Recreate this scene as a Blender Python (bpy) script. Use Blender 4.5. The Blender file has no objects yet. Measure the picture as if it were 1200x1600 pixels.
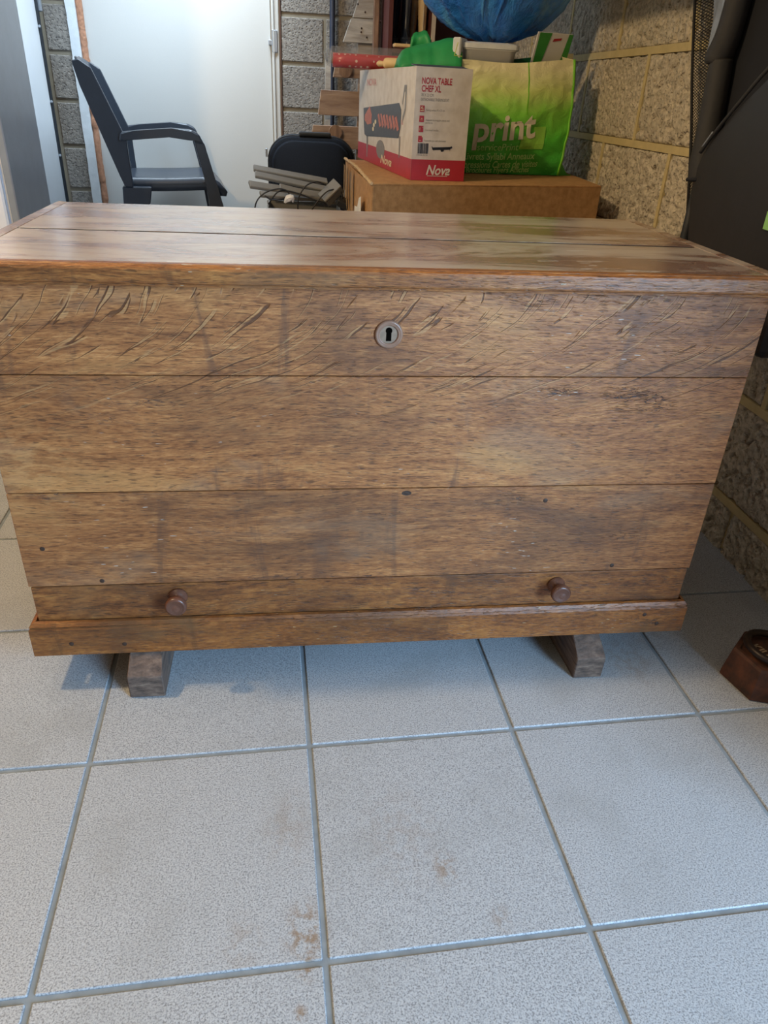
import bpy, bmesh, math, random
from mathutils import Vector, Matrix, noise
random.seed(7)
PI = math.pi
S = bpy.context.scene
COL = S.collection

# ---------------------------------------------------------------- camera
def make_camera():
    f, p, y, r = 1138.6, .520567, -.138906, .050984
    cp, sp, cy, sy = math.cos(p), math.sin(p), math.cos(y), math.sin(y)
    F = Vector((-sy*cp, cy*cp, -sp)); R = Vector((cy, sy, 0)); U = R.cross(F)
    R2 = R*math.cos(r) + U*math.sin(r); U2 = -R*math.sin(r) + U*math.cos(r)
    cam = bpy.data.cameras.new('camera'); o = bpy.data.objects.new('camera', cam); COL.objects.link(o)
    m = Matrix((R2, U2, -F)).transposed().to_4x4(); m.translation = Vector((.3764, -.8873, .8093))
    o.matrix_world = m
    cam.sensor_fit = 'AUTO'; cam.sensor_width = 36; cam.lens = f/1600*36
    cam.clip_start = .02
    S.camera = o
make_camera()

# ---------------------------------------------------------------- world, lights, exposure
W = bpy.data.worlds.new('world'); S.world = W; W.use_nodes = True
bg = W.node_tree.nodes['Background']
bg.inputs[0].default_value = (1, .79, .52, 1); bg.inputs[1].default_value = .22
def look(o, target):
    o.rotation_euler = (Vector(target) - o.location).to_track_quat('-Z', 'Y').to_euler()
def area(name, loc, target, sx, sy, power, col):
    l = bpy.data.lights.new(name, 'AREA'); l.shape = 'RECTANGLE'; l.size = sx; l.size_y = sy; l.energy = power; l.color = col
    o = bpy.data.objects.new(name, l); COL.objects.link(o); o.location = loc; look(o, target); return o
def bulb(name, loc, power, col, rad):
    l = bpy.data.lights.new(name, 'POINT'); l.energy = power; l.color = col; l.shadow_soft_size = rad
    o = bpy.data.objects.new(name, l); COL.objects.link(o); o.location = loc; return o
area('daylight_garage_door', (2.12, -2.2, 1.1), (.5, -.1, .2), .85, 1.6, 122, (.40, .68, 1))
bulb('warm_ceiling_bulb', (-.75, .05, 1.95), 70, (1, .72, .40), .05)
area('cool_fill_by_back_door', (-.02, 2.42, 1.72), (-.12, 2.66, 0), .8, .10, 10, (.70, .86, 1)).data.spread = math.radians(108)  # last one is an added fill light, brightens the top of the white door
S.view_settings.view_transform = 'Standard'; S.view_settings.look = 'None'
S.view_settings.exposure = .32; S.view_settings.gamma = 1; S.view_settings.use_curve_mapping = False

# ---------------------------------------------------------------- material helpers
def rgb(r, g, b):
    f = lambda c: (c/255/12.92) if c/255 <= .04045 else ((c/255+.055)/1.055)**2.4
    return (f(r), f(g), f(b), 1)
class Mat:
    def __init__(s, name):
        s.m = bpy.data.materials.new(name); s.m.use_nodes = True; s.t = s.m.node_tree
        s.b = s.t.nodes['Principled BSDF']; s.o = s.t.nodes['Material Output']
    def n(s, kind, **kw):
        nd = s.t.nodes.new('ShaderNode'+kind)
        for k, v in kw.items(): setattr(nd, k, v)
        return nd
    def put(s, sock, v):
        if v is None: return
        if isinstance(v, bpy.types.NodeSocket): s.t.links.new(v, sock)
        else: sock.default_value = v
    def obj(s): return s.n('TexCoord').outputs['Object']
    def pos(s): return s.n('NewGeometry').outputs['Position']
    def rnd(s): return s.n('ObjectInfo').outputs['Random']
    def xyz(s, v):
        nd = s.n('SeparateXYZ'); s.put(nd.inputs[0], v); return nd.outputs
    def comb(s, x, y, z):
        nd = s.n('CombineXYZ')
        for i, v in enumerate((x, y, z)): s.put(nd.inputs[i], v)
        return nd.outputs[0]
    def map(s, v, scale=(1,1,1), loc=(0,0,0), rot=(0,0,0)):
        nd = s.n('Mapping'); s.put(nd.inputs[0], v)
        nd.inputs['Scale'].default_value = scale; nd.inputs['Location'].default_value = loc; nd.inputs['Rotation'].default_value = rot
        return nd.outputs[0]
    def noise(s, v, scale=5, detail=3, rough=.5, dist=0):
        nd = s.n('TexNoise'); s.put(nd.inputs['Vector'], v)
        for k, x in (('Scale', scale), ('Detail', detail), ('Roughness', rough), ('Distortion', dist)): s.put(nd.inputs[k], x)
        return nd.outputs['Fac']
    def voro(s, v, scale=5, feature='F1', rand=1):
        nd = s.n('TexVoronoi', feature=feature); s.put(nd.inputs['Vector'], v); nd.inputs['Scale'].default_value = scale
        nd.inputs['Randomness'].default_value = rand
        return nd.outputs['Distance']
    def math(s, op, a, b=None, c=None, clamp=False):
        nd = s.n('Math', operation=op, use_clamp=clamp)
        for i, v in enumerate((a, b, c)): s.put(nd.inputs[i], v)
        return nd.outputs[0]
    def step(s, v, a, b, lo=0., hi=1.):
        nd = s.n('MapRange', interpolation_type='SMOOTHSTEP'); s.put(nd.inputs[0], v)
        for i, x in zip((1,2,3,4), (a,b,lo,hi)): nd.inputs[i].default_value = x
        return nd.outputs[0]
    def ramp(s, f, stops):
        nd = s.n('ValToRGB'); s.put(nd.inputs[0], f); e = nd.color_ramp.elements
        while len(e) < len(stops): e.new(.5)
        for el, (p, c) in zip(e, stops): el.position = p; el.color = c
        return nd.outputs[0]
    def mix(s, f, a, b, mode='MIX'):
        nd = s.n('MixRGB', blend_type=mode)
        for i, v in enumerate((f, a, b)): s.put(nd.inputs[i], v)
        return nd.outputs[0]
    def bump(s, h, strength=.3, dist=.01, normal=None):
        nd = s.n('Bump'); s.put(nd.inputs['Height'], h); nd.inputs['Strength'].default_value = strength; nd.inputs['Distance'].default_value = dist
        if normal: s.put(nd.inputs['Normal'], normal)
        return nd.outputs[0]
    def out(s, color=None, rough=None, normal=None, metal=None, spec=None, **kw):
        s.put(s.b.inputs['Base Color'], color); s.put(s.b.inputs['Roughness'], rough); s.put(s.b.inputs['Normal'], normal)
        s.put(s.b.inputs['Metallic'], metal); s.put(s.b.inputs['Specular IOR Level'], spec)
        for k, v in kw.items(): s.put(s.b.inputs[k.replace('_', ' ')], v)
        return s.m
def plain(name, c, rough=.6, var=.12, scale=30, metal=0, bump=.1, bd=.002, spec=None):
    m = Mat(name); p = m.obj(); n = m.noise(p, scale, 4, .6)
    d = tuple(x*(1-var) for x in c[:3])+(1,); l = tuple(min(1, x*(1+var)) for x in c[:3])+(1,)
    col = m.ramp(n, [(.3, d), (.7, l)])
    return m.out(col, rough, m.bump(n, bump, bd), metal, spec)

# ---- oak of the chest: object coordinates are metres from the chest's base point
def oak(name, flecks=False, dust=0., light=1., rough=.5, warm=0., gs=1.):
    m = Mat(name); p = m.obj(); r = m.rnd()
    off = m.comb(m.math('MULTIPLY', r, 7.3), 0., m.math('MULTIPLY', r, 3.1))
    nd = m.n('VectorMath', operation='ADD'); m.put(nd.inputs[0], p); m.put(nd.inputs[1], off); q = nd.outputs[0]
    # grain drifts a little off the horizontal
    qx, qy, qz = m.xyz(q)
    dr = m.math('MULTIPLY', m.math('SUBTRACT', m.noise(m.map(q, (2.2, 3, 4)), 1, 2), .5), .05)
    q = m.comb(qx, qy, m.math('ADD', qz, dr))
    fine = m.noise(m.map(q, (70, 260*gs, 420*gs)), 1, 4, .7)
    grain = m.noise(m.map(q, (9, 60*gs, 95*gs)), 1, 6, .70, .35)
    blot = m.noise(m.map(q, (3.4, 6, 8)), 1, 5, .62, .5)
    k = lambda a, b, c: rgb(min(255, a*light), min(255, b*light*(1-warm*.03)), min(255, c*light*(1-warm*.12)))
    base = m.ramp(m.math('ADD', m.math('MULTIPLY', grain, .5), m.math('MULTIPLY', fine, .5)),
                  [(.34, k(84, 47, 24)), (.45, k(132, 80, 43)), (.55, k(160, 103, 58)), (.68, k(192, 135, 82))])
    base = m.mix(m.step(blot, .50, .70, 0, .62), base, k(84, 54, 36))
    base = m.mix(m.step(blot, .46, .30, 0, .40), base, k(190, 138, 82))
    pores = m.step(m.noise(m.map(q, (60, 400, 620)), 1, 1, .5), .60, .68)
    base = m.mix(m.math('MULTIPLY', pores, .6), base, k(62, 40, 26))
    # fine black crackle in patches: short broken horizontal checks
    ck = m.noise(m.map(q, (26, 60, 190)), 1, 3, .6, .9)
    ckl = m.math('MULTIPLY', m.step(ck, .470, .492), m.step(ck, .530, .508))
    patch = m.step(m.noise(m.map(q, (5, 9, 20)), 1, 4, .6, .4), .60, .68)
    crm = m.math('MULTIPLY', ckl, patch)
    # vertical smudges rubbed into the finish
    sm = m.step(m.noise(m.map(q, (15, 3, 2.6)), 1, 5, .65, .8),   .56, .70, 0, .55)
    base = m.mix(sm, base, k(88, 58, 42))
    gr = m.step(m.noise(m.map(q, (4.5, 5, 9), (4, 2, 1)), 1, 4, .65, .5), .52, .68, 0, .30)
    base = m.mix(gr, base, k(138, 110, 86))
    h = m.math('ADD', m.math('MULTIPLY', fine, .5), m.math('MULTIPLY', pores, -.5))
    if flecks:
        x, y, z = m.xyz(p); w = m.math('SUBTRACT', .539, z)
        g = m.math('ADD', m.math('MULTIPLY', w, .30), m.math('MULTIPLY', m.math('MULTIPLY', w, w), 9.))
        wob = m.math('MULTIPLY', m.math('SUBTRACT', m.noise(p, 7, 3), .5), .06)
        u = m.math('ADD', m.math('ADD', x, g), wob)
        fl = m.noise(m.comb(m.math('MULTIPLY', u, 78), 0., m.math('MULTIPLY', z, 8)), 1, 1, .4, .1)
        dl = m.math('ABSOLUTE', m.math('SUBTRACT', fl, .5))
        up = m.step(z, .33, .44, .0, 1.)
        brk = m.step(m.noise(m.comb(m.math('MULTIPLY', u, 46), 4., m.math('MULTIPLY', z, 20)), 1, 2), .50, .55)
        up = m.math('MULTIPLY', up, brk)
        fm = m.math('MULTIPLY', m.step(dl, .018, .008), up)
        fe = m.math('MULTIPLY', m.math('MULTIPLY', m.step(fl, .515, .525), m.step(fl, .56, .545)), up)
        base = m.mix(m.math('MULTIPLY', fe, .28), base, k(198, 156, 106))
        base = m.mix(m.math('MULTIPLY', fm, .85), base, k(78, 46, 26))
        h = m.math('SUBTRACT', h, m.math('MULTIPLY', fm, 1.2))
    px, py, pz = m.xyz(p)
    wl = m.math('MULTIPLY', m.math('MULTIPLY', m.step(px, -.33, -.47), m.step(m.math('ABSOLUTE', m.math('SUBTRACT', pz, .30)), .09, .02)), m.step(m.noise(m.map(q, (26, 40, 70)), 1, 4, .65), .47, .57))
    base = m.mix(m.math('MULTIPLY', wl, .4), base, k(190, 140, 88))
    base = m.mix(m.math('MULTIPLY', crm, .85), base, rgb(46, 42, 46))
    h = m.math('SUBTRACT', h, m.math('MULTIPLY', crm, 1.5))
    scr = m.math('MULTIPLY', m.step(m.noise(m.map(q, (60, 60, 300)), 1, 1), .735, .76), m.step(m.noise(q, 7, 2), .55, .62))
    base = m.mix(m.math('MULTIPLY', scr, .6), base, k(200, 190, 178))
    rg = rough
    if dust:
        x, y, z = m.xyz(p)
        base = m.mix(.42, base, rgb(136, 119, 110))
        worn = m.noise(m.map(q, (3.4, 12, 12)), 1, 7, .70, .7)
        side = m.step(x, -.25, .30, .75, 1.)
        wm = m.math('MULTIPLY', m.step(worn, .42, .58, 0, dust), side)
        base = m.mix(wm, base, rgb(200, 186, 168))
        pol = m.math('MULTIPLY', m.step(m.noise(m.map(q, (3.4, 14, 14), (3, 1, 0)), 1, 6, .68, .6), .54, .60), m.step(x, .0, .42, .05, 1.))
        base = m.mix(m.math('MULTIPLY', pol, .7), base, rgb(134, 86, 46))
        lines = m.math('MULTIPLY', m.step(m.noise(m.map(q, (18, 60, 1), (0,0,0), (0, 0, .9)), 1, 1), .72, .735), m.step(m.noise(q, 4, 1), .5, .58))
        base = m.mix(m.math('MULTIPLY', lines, .6), base, rgb(214, 206, 196))
        rg = m.math('ADD', m.step(worn, .4, .65, rough-.04, rough+.08), m.math('MULTIPLY', pol, -.04))
    if dust: m.b.inputs['Coat Weight'].default_value = 1; m.b.inputs['Coat Roughness'].default_value = .24
    return m.out(base, rg, m.bump(h, .55 if not dust else .25, .0016))
M_front = oak('oak_front_rayed', True, light=1.06)
M_oak = oak('oak_front', light=1.02)
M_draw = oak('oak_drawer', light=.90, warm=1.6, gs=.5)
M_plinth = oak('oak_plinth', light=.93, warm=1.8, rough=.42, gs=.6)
M_lid = oak('oak_lid', dust=.8, light=1.0, rough=.30)
M_mould = oak('oak_lid_edge', light=.95, warm=1.0, rough=.36)
M_knob = plain('dark_turned_wood', rgb(98, 62, 48), .3, .25, 60)
M_esc = plain('brown_escutcheon', rgb(140, 104, 84), .3, .15, 80)
M_void = plain('dark_cavity', rgb(12, 9, 7), 1, spec=0)
M_iron = plain('iron_nail', rgb(58, 38, 27), .6, .3, 200)

# ---- floor tile
def tile_mat():
    m = Mat('floor_tile'); p = m.pos(); r = m.rnd()
    nd = m.n('VectorMath', operation='ADD'); m.put(nd.inputs[0], p); m.put(nd.inputs[1], m.comb(m.math('MULTIPLY', r, 9.), m.math('MULTIPLY', r, 5.), 0.)); q = nd.outputs[0]
    sp = m.noise(q, 520, 2, .6); sp2 = m.noise(q, 260, 3, .6)
    base = m.ramp(sp, [(.34, rgb(120, 123, 127)), (.47, rgb(161, 164, 169)), (.6, rgb(181, 185, 189))])
    base = m.mix(m.step(sp2, .60, .68, 0, .5), base, rgb(118, 121, 124))
    cloud = m.noise(q, 6, 4, .6)
    base = m.mix(m.step(cloud, .48, .72, 0, .35), base, rgb(138, 139, 138))
    # brown spills and rusty scuffs on the floor
    stain = None
    for (sx, sy, rad, amt) in ((.379, -.418, .034, .85), (.378, -.452, .016, .9), (.372, -.50, .010, .8), (.548, -.352, .022, .6), (.31, -.42, .03, .25),
                               (.60, -.42, .018, .35), (.378, -.56, .03, .3), (.93, .0, .055, .35), (.985, .09, .06, .35), (.36, -.28, .05, .22), (.50, -.30, .07, .2)):
        dd = m.n('VectorMath', operation='DISTANCE'); m.put(dd.inputs[0], m.map(p, (1, .62, 0), (0, 0, 0))); dd.inputs[1].default_value = (sx, sy*.62, 0)
        g = m.step(dd.outputs['Value'], rad, rad*.1, 0, amt)
        stain = g if stain is None else m.math('MAXIMUM', stain, g)
    st = m.math('MULTIPLY', stain, m.step(m.noise(p, 55, 4, .65), .42, .58))
    base = m.mix(st, base, rgb(132, 108, 82))
    return m.out(base, m.math('ADD', m.math('MULTIPLY', cloud, .12), .42), m.bump(sp2, .25, .001), spec=.35)
M_tile = tile_mat()
M_grout = plain('grout', rgb(130, 139, 146), .95, .15, 40)

# ---- block and mortar
def block_mat(name, dark, light, pore=1.):
    m = Mat(name); p = m.obj(); r = m.rnd()
    nd = m.n('VectorMath', operation='ADD'); m.put(nd.inputs[0], p); m.put(nd.inputs[1], m.comb(m.math('MULTIPLY', r, 9.), m.math('MULTIPLY', r, 5.), 0.)); q = nd.outputs[0]
    a = m.noise(q, 90, 4, .65); b = m.noise(q, 9, 3)
    col = m.ramp(a, [(.32, dark), (.62, light)])
    col = m.mix(m.step(b, .45, .7, 0, .3), col, dark)
    por = m.step(m.voro(q, 105), .22, .42)
    return m.out(col, .92, m.bump(m.math('ADD', por, m.math('MULTIPLY', a, .8)), .75*pore, .004), spec=.15)
M_block = block_mat('grey_block', rgb(156, 148, 132), rgb(208, 198, 178), 1.)
M_block_back = block_mat('grey_block_back', rgb(112, 108, 104), rgb(158, 152, 144), .9)
M_mortar = plain('yellow_mortar', rgb(194, 178, 132), .9, .1, 25, bump=.3)
M_mortar_back = plain('grey_mortar', rgb(138, 130, 114), .9, .1, 25, bump=.3)
M_plaster = plain('white_plaster', rgb(216, 222, 226), .85, .06, 30, bump=.5, bd=.004)
M_ceil = plain('ceiling_board', rgb(176, 172, 165), .9, .04, 5)
M_white = plain('white_door_paint', rgb(200, 199, 195), .32, .02, 400, bump=.05, bd=.0006)
M_gloss = plain('white_gloss_panel', rgb(236, 240, 244), .22, .03, 3, bump=.05, bd=.002)
M_appl = plain('white_enamel', rgb(228, 230, 236), .3, .02, 5)
M_alu = plain('grey_aluminium', rgb(170, 176, 184), .35, .05, 20, metal=.6)
M_rubber = plain('black_rubber', rgb(34, 38, 44), .6, .2, 30)
M_foam = plain('orange_foam', rgb(176, 128, 100), .85, .25, 60, bump=.8, bd=.006)

# ---------------------------------------------------------------- geometry helpers
ORG = {}
def obj(name, bm, m, parent=None, smooth=False, kind=None):
    """link a bmesh (world coordinates, or the parent's own if it is turned) as ONE object"""
    org = ORG.get(parent.name) if parent else None
    if org is not None: bmesh.ops.translate(bm, vec=-org, verts=bm.verts)
    bmesh.ops.recalc_face_normals(bm, faces=bm.faces)
    me = bpy.data.meshes.new(name); bm.to_mesh(me); bm.free()
    for mm in (m if isinstance(m, (list, tuple)) else [m]): me.materials.append(mm)
    if smooth: me.polygons.foreach_set('use_smooth', [True]*len(me.polygons))
    o = bpy.data.objects.new(name, me); COL.objects.link(o)
    if parent: o.parent = parent; ORG[o.name] = org
    if kind: o['kind'] = kind
    return o
def thing(name, label, cat, loc=(0,0,0), rotz=0, group=None, local=False):
    o = bpy.data.objects.new(name, None); COL.objects.link(o); o.empty_display_size = .05
    o.location = loc; o.rotation_euler = (0, 0, rotz); o['label'] = label; o['category'] = cat
    if group: o['group'] = group
    ORG[o.name] = None if (rotz or local) else Vector(loc)
    return o
def rooted(name, bm, m, loc, label, cat, group=None, smooth=False):
    """a thing that is one mesh, its origin at loc"""
    bmesh.ops.translate(bm, vec=-Vector(loc), verts=bm.verts)
    o = obj(name, bm, m, None, smooth); o.location = loc; o['label'] = label; o['category'] = cat
    if group: o['group'] = group
    ORG[o.name] = Vector(loc)
    return o
def struct(name, bm, m, loc=(0,0,0)):
    bmesh.ops.translate(bm, vec=-Vector(loc), verts=bm.verts)
    o = obj(name, bm, m, None); o.location = loc; o['kind'] = 'structure'; ORG[o.name] = Vector(loc); return o
def new(): return bmesh.new()
def box(bm, x0, x1, y0, y1, z0, z1, bev=0, seg=1):
    r = bmesh.ops.create_cube(bm, size=1)
    for v in r['verts']:
        v.co = Vector(((x0+x1)/2 + v.co.x*(x1-x0), (y0+y1)/2 + v.co.y*(y1-y0), (z0+z1)/2 + v.co.z*(z1-z0)))
    if bev:
        ed = list({e for v in r['verts'] for e in v.link_edges})
        bmesh.ops.bevel(bm, geom=ed, offset=bev, segments=seg, affect='EDGES', profile=.6)
    return bm
def obox(bm, M, sx, sy, sz, bev=0):
    """box of size s centred at matrix M"""
    b2 = box(new(), -sx/2, sx/2, -sy/2, sy/2, -sz/2, sz/2, bev)
    b2.transform(M); me = bpy.data.meshes.new('t'); b2.to_mesh(me); b2.free(); bm.from_mesh(me); bpy.data.meshes.remove(me)
    return bm
def frame(o, x, up=(0,0,1)):
    """matrix at o with local x along x"""
    x = Vector(x).normalized(); z = Vector(up); y = z.cross(x).normalized(); z = x.cross(y)
    m = Matrix((x, y, z)).transposed().to_4x4(); m.translation = Vector(o); return m
def prism(bm, pts, axis, a, b, bev=0):
    """extrude a polygon given in the other two axes along axis from a to b"""
    def P(u, v, w):
        return {'x': (w, u, v), 'y': (u, w, v), 'z': (u, v, w)}[axis]
    A = [bm.verts.new(P(u, v, a)) for u, v in pts]; B = [bm.verts.new(P(u, v, b)) for u, v in pts]
    fs = [bm.faces.new(A), bm.faces.new(B[::-1])]
    n = len(pts)
    for i in range(n): fs.append(bm.faces.new((A[i], B[i], B[(i+1) % n], A[(i+1) % n])))
    if bev:
        ed = list({e for f in fs for e in f.edges})
        bmesh.ops.bevel(bm, geom=ed, offset=bev, segments=1, affect='EDGES')
    return bm
def loft(bm, loops, cap=True, closed=True):
    L = [[bm.verts.new(p) for p in lp] for lp in loops]; n = len(L[0])
    for a, b in zip(L, L[1:]):
        for i in range(n if closed else n-1): bm.faces.new((a[i], a[(i+1) % n], b[(i+1) % n], b[i]))
    if cap and closed: bm.faces.new(L[0][::-1]); bm.faces.new(L[-1])
    return bm
def catmull(pts, k=6):
    pts = [Vector(p) for p in pts]
    if len(pts) < 3: return pts
    e = [pts[0]*2-pts[1]] + pts + [pts[-1]*2-pts[-2]]; out = []
    for i in range(1, len(e)-2):
        for j in range(k):
            t = j/k; a, b, c, d = e[i-1:i+3]
            out.append(.5*((2*b)+(c-a)*t+(2*a-5*b+4*c-d)*t*t+(3*b-a-3*c+d)*t**3))
    return out+[pts[-1]]
def tube(bm, pts, r, n=8, k=6, flat=1.):
    P = catmull(pts, k); N = len(P); loops = []; up = Vector((0, 0, 1))
    for i, p in enumerate(P):
        d = (P[min(i+1, N-1)]-P[max(i-1, 0)]).normalized()
        if i == 0:
            s = d.cross(up) if abs(d.z) < .95 else d.cross(Vector((1, 0, 0)))
            s.normalize()
        else:
            s = s - d*s.dot(d); s.normalize()
        t = s.cross(d)
        if callable(r): rr = r(i/(N-1))
        elif isinstance(r, (list, tuple)):
            f = i/(N-1)*(len(r)-1); j = min(int(f), len(r)-2); rr = r[j]+(r[j+1]-r[j])*(f-j)
        else: rr = r
        loops.append([p + s*math.cos(a)*rr + t*math.sin(a)*rr*flat for a in [2*PI*q/n for q in range(n)]])
    return loft(bm, loops)
def lathe(bm, prof, M, n=20):
    """prof: (radius, height along local z)"""
    return loft(bm, [[M @ Vector((r*math.cos(2*PI*i/n), r*math.sin(2*PI*i/n), h)) for i in range(n)] for r, h in prof])
def torus(bm, M, R, r, n=28, k=10):
    V = [[bm.verts.new(M @ Vector(((R+r*math.cos(b))*math.cos(a), (R+r*math.cos(b))*math.sin(a), r*math.sin(b)))) for b in [2*PI*j/k for j in range(k)]] for a in [2*PI*i/n for i in range(n)]]
    for i in range(n):
        for j in range(k): bm.faces.new((V[i][j], V[(i+1) % n][j], V[(i+1) % n][(j+1) % k], V[i][(j+1) % k]))
    return bm
def axisM(o, z):
    z = Vector(z).normalized(); x = (Vector((0, 0, 1)).cross(z) if abs(z.z) < .9 else Vector((1, 0, 0))).normalized(); y = z.cross(x)
    m = Matrix((x, y, z)).transposed().to_4x4(); m.translation = Vector(o); return m
def text_bm(s, size, fn, bold=0., shear=0., align='LEFT', space=1., width=None, res=3):
    """flat lettering; fn maps (u, v) in metres to a point. width squeezes the line to that length"""
    cu = bpy.data.curves.new('t', 'FONT'); cu.body = s; cu.size = size; cu.offset = bold*size; cu.shear = shear; cu.align_x = align
    cu.space_character = space; cu.fill_mode = 'FRONT'; cu.resolution_u = res
    o = bpy.data.objects.new('t', cu); COL.objects.link(o)
    dg = bpy.context.evaluated_depsgraph_get(); me = bpy.data.meshes.new_from_object(o.evaluated_get(dg))
    bm = new(); bm.from_mesh(me)
    bpy.data.objects.remove(o); bpy.data.curves.remove(cu); bpy.data.meshes.remove(me)
    if width:
        xs = [v.co.x for v in bm.verts]; x0, w = min(xs), max(xs)-min(xs)
        for v in bm.verts: v.co.x = (v.co.x-x0)*width/w
    for v in bm.verts: v.co = Vector(fn(v.co.x, v.co.y))
    return bm
def quad(bm, fn, u0, u1, v0, v1, nu=1, nv=1):
    V = [[bm.verts.new(fn(u0+(u1-u0)*i/nu, v0+(v1-v0)*j/nv)) for j in range(nv+1)] for i in range(nu+1)]
    for i in range(nu):
        for j in range(nv): bm.faces.new((V[i][j], V[i+1][j], V[i+1][j+1], V[i][j+1]))
    return bm
def poly(bm, fn, pts):
    bm.faces.new([bm.verts.new(fn(u, v)) for u, v in pts]); return bm
def merge(dst, src):
    me = bpy.data.meshes.new('t'); src.to_mesh(me); src.free(); dst.from_mesh(me); bpy.data.meshes.remove(me); return dst

# ================================================================ SETTING
XW, YB, XL = 1.264, 2.80, -.60
def build_floor():
    fl = struct('floor', box(new(), -2.2, 2.4, -3.2, 3.1, -.12, -.0025), M_grout)
    ts, yaw, ox, oy = .29977, .0328, .10937*.825, -.19383*.825
    c, s = math.cos(yaw), math.sin(yaw); j = .0034
    bm = box(new(), j, ts-j, j, ts-j, -.008, 0, .0012)
    me = None
    for a in range(-7, 8):
        for b in range(-10, 11):
            x, y = ox+a*ts*c-b*ts*s, oy+a*ts*s+b*ts*c
            if x < -2.0 or x > 2.0 or y < -2.9 or y > 2.7: continue
            if me is None:
                o = obj('tile', bm, M_tile, None); me = o.data
            else:
                o = bpy.data.objects.new('tile', me); COL.objects.link(o)
            o.parent = fl; o.location = (x, y, random.uniform(-.0004, .0003)); o.rotation_euler = (0, 0, yaw)
build_floor()

def rough_block(L, H, seed, d=.0075):
    """a hollow-faced block: the seen face is a fine grid with real pores; faces local -x, centred"""
    bm = new(); ny, nz = int(L/.0037), int(H/.0037); V = []
    for i in range(ny+1):
        row = []
        for k in range(nz+1):
            y, z = -L/2+L*i/ny, -H/2+H*k/nz
            p = Vector((seed*3.1, y, z))
            n1 = noise.noise(Vector((seed*3.1, y*78+z*30, z*62))); n2 = noise.noise(p*190); n3 = noise.noise(p*30)
            t = max(0, min(1, (n1-.10)/.20)); pore = t*t*(3-2*t)
            e = min(L/2-abs(y), H/2-abs(z)); ed = max(0, 1-e/.008)
            row.append(bm.verts.new((.001 + d*pore*(1+.5*n3) + .0016*n2 + .0045*ed*ed, y + .0010*n3*ed, z + .0008*n2*ed)))
        V.append(row)
    for i in range(ny):
        for k in range(nz): bm.faces.new((V[i][k], V[i][k+1], V[i+1][k+1], V[i+1][k]))
    rim = [V[i][0] for i in range(ny+1)] + [V[ny][k] for k in range(1, nz+1)] + [V[i][nz] for i in range(ny-1, -1, -1)] + [V[0][k] for k in range(nz-1, 0, -1)]
    back = [bm.verts.new((.03, v.co.y, v.co.z)) for v in rim]; n = len(rim)
    for i in range(n): bm.faces.new((rim[i], rim[(i+1) % n], back[(i+1) % n], back[i]))
    return bm
def build_right_wall():
    L, H = .405, .188; meshes = []
    for s in range(5):
        o = obj('block', rough_block(L, H, s+1), M_block, None, True); meshes.append(o.data); bpy.data.objects.remove(o)
    beds = [-.101, .105, .311, .518, .725, .931, 1.137, 1.343, 1.549]
    offs = [.326, .116, .326, .932, 1.152, .946, .732, .946, .732]
    bm = box(new(), XW+.0125, XW+.14, -.67, 3.0, 0, 2.4)
    for k in range(1, len(beds)):
        box(bm, XW+.0012, XW+.0125, -.669, 2.7, beds[k]-.0085, beds[k]+.0085)
        y = offs[k]-.42*4
        while y < 2.7:
            if y > -.66 and k < len(beds)-1: box(bm, XW+.0016, XW+.0125, y-.007, y+.007, beds[k]+.0085, beds[k+1]-.0085)
            y += .42
    w = struct('wall_right', bm, M_mortar, (XW, 0, 0))
    for k in range(len(beds)-1):
        y = offs[k]-.42*4
        while y < 2.7:
            if y > -.68:
                o = bpy.data.objects.new('block', random.choice(meshes)); COL.objects.link(o); o.parent = w
                zc = (beds[k]+beds[k+1])/2
                o.location = (0, y+.21, zc); o.scale = (1, 1 if random.random() < .5 else -1, 1)
            y += .42
build_right_wall()

def build_back_wall():
    w = struct('wall_back', box(box(box(new(), -.70, -.497, YB+.004, YB+.16, 0, 2.4), .35, XW+.1, YB+.004, YB+.16, 0, 2.4), -.5, .36, YB+.03, YB+.16, 2.03, 2.4), M_mortar_back, (0, YB, 0))
    def b(x0, x1, z0, z1):
        obj('block', box(new(), x0, x1, YB-.001, YB+.04, z0, z1, .003), M_block_back, w)
    zs = [1.077-.1735*i for i in range(7, -7, -1)]
    for i in range(len(zs)-1):
        z0, z1 = zs[i]+.008, zs[i+1]-.008
        if z0 < 0 or z1 > 2.4: continue
        x = .352+(.0 if i % 2 else -.19)
        while x < 1.27:
            b(max(x, .352), min(x+.366, XW-.004), z0, z1); x += .38
        if z0 < 1.6: b(-.60, -.506, z0-.006, z1-.006)
        else: b(-.69, -.506, z0, z1)
    # ragged plaster edge and expanding foam beside the door leaf
    bm = new(); loops = []
    for i in range(60):
        z = i*.037; d = .006*noise.noise(Vector((0, 0, z*17)))
        loops.append([(-.507+d, YB-.010, z), (-.470+d*.5, YB-.012, z), (-.466, YB+.05, z), (-.507, YB+.05, z)])
    obj('plaster_edge', loft(bm, loops), M_plaster, w)
    obj('foam_strip', tube(new(), [(-.458+.004*noise.noise(Vector((z*9, 0, 0))), YB+.008, z) for z in [i*.05 for i in range(42)]],
        lambda t: .014+.007*noise.noise(Vector((t*160, 3, 0)))+.003*noise.noise(Vector((t*500, 1, 0))), 10, 4), M_foam, w, True)
build_back_wall()

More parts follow.
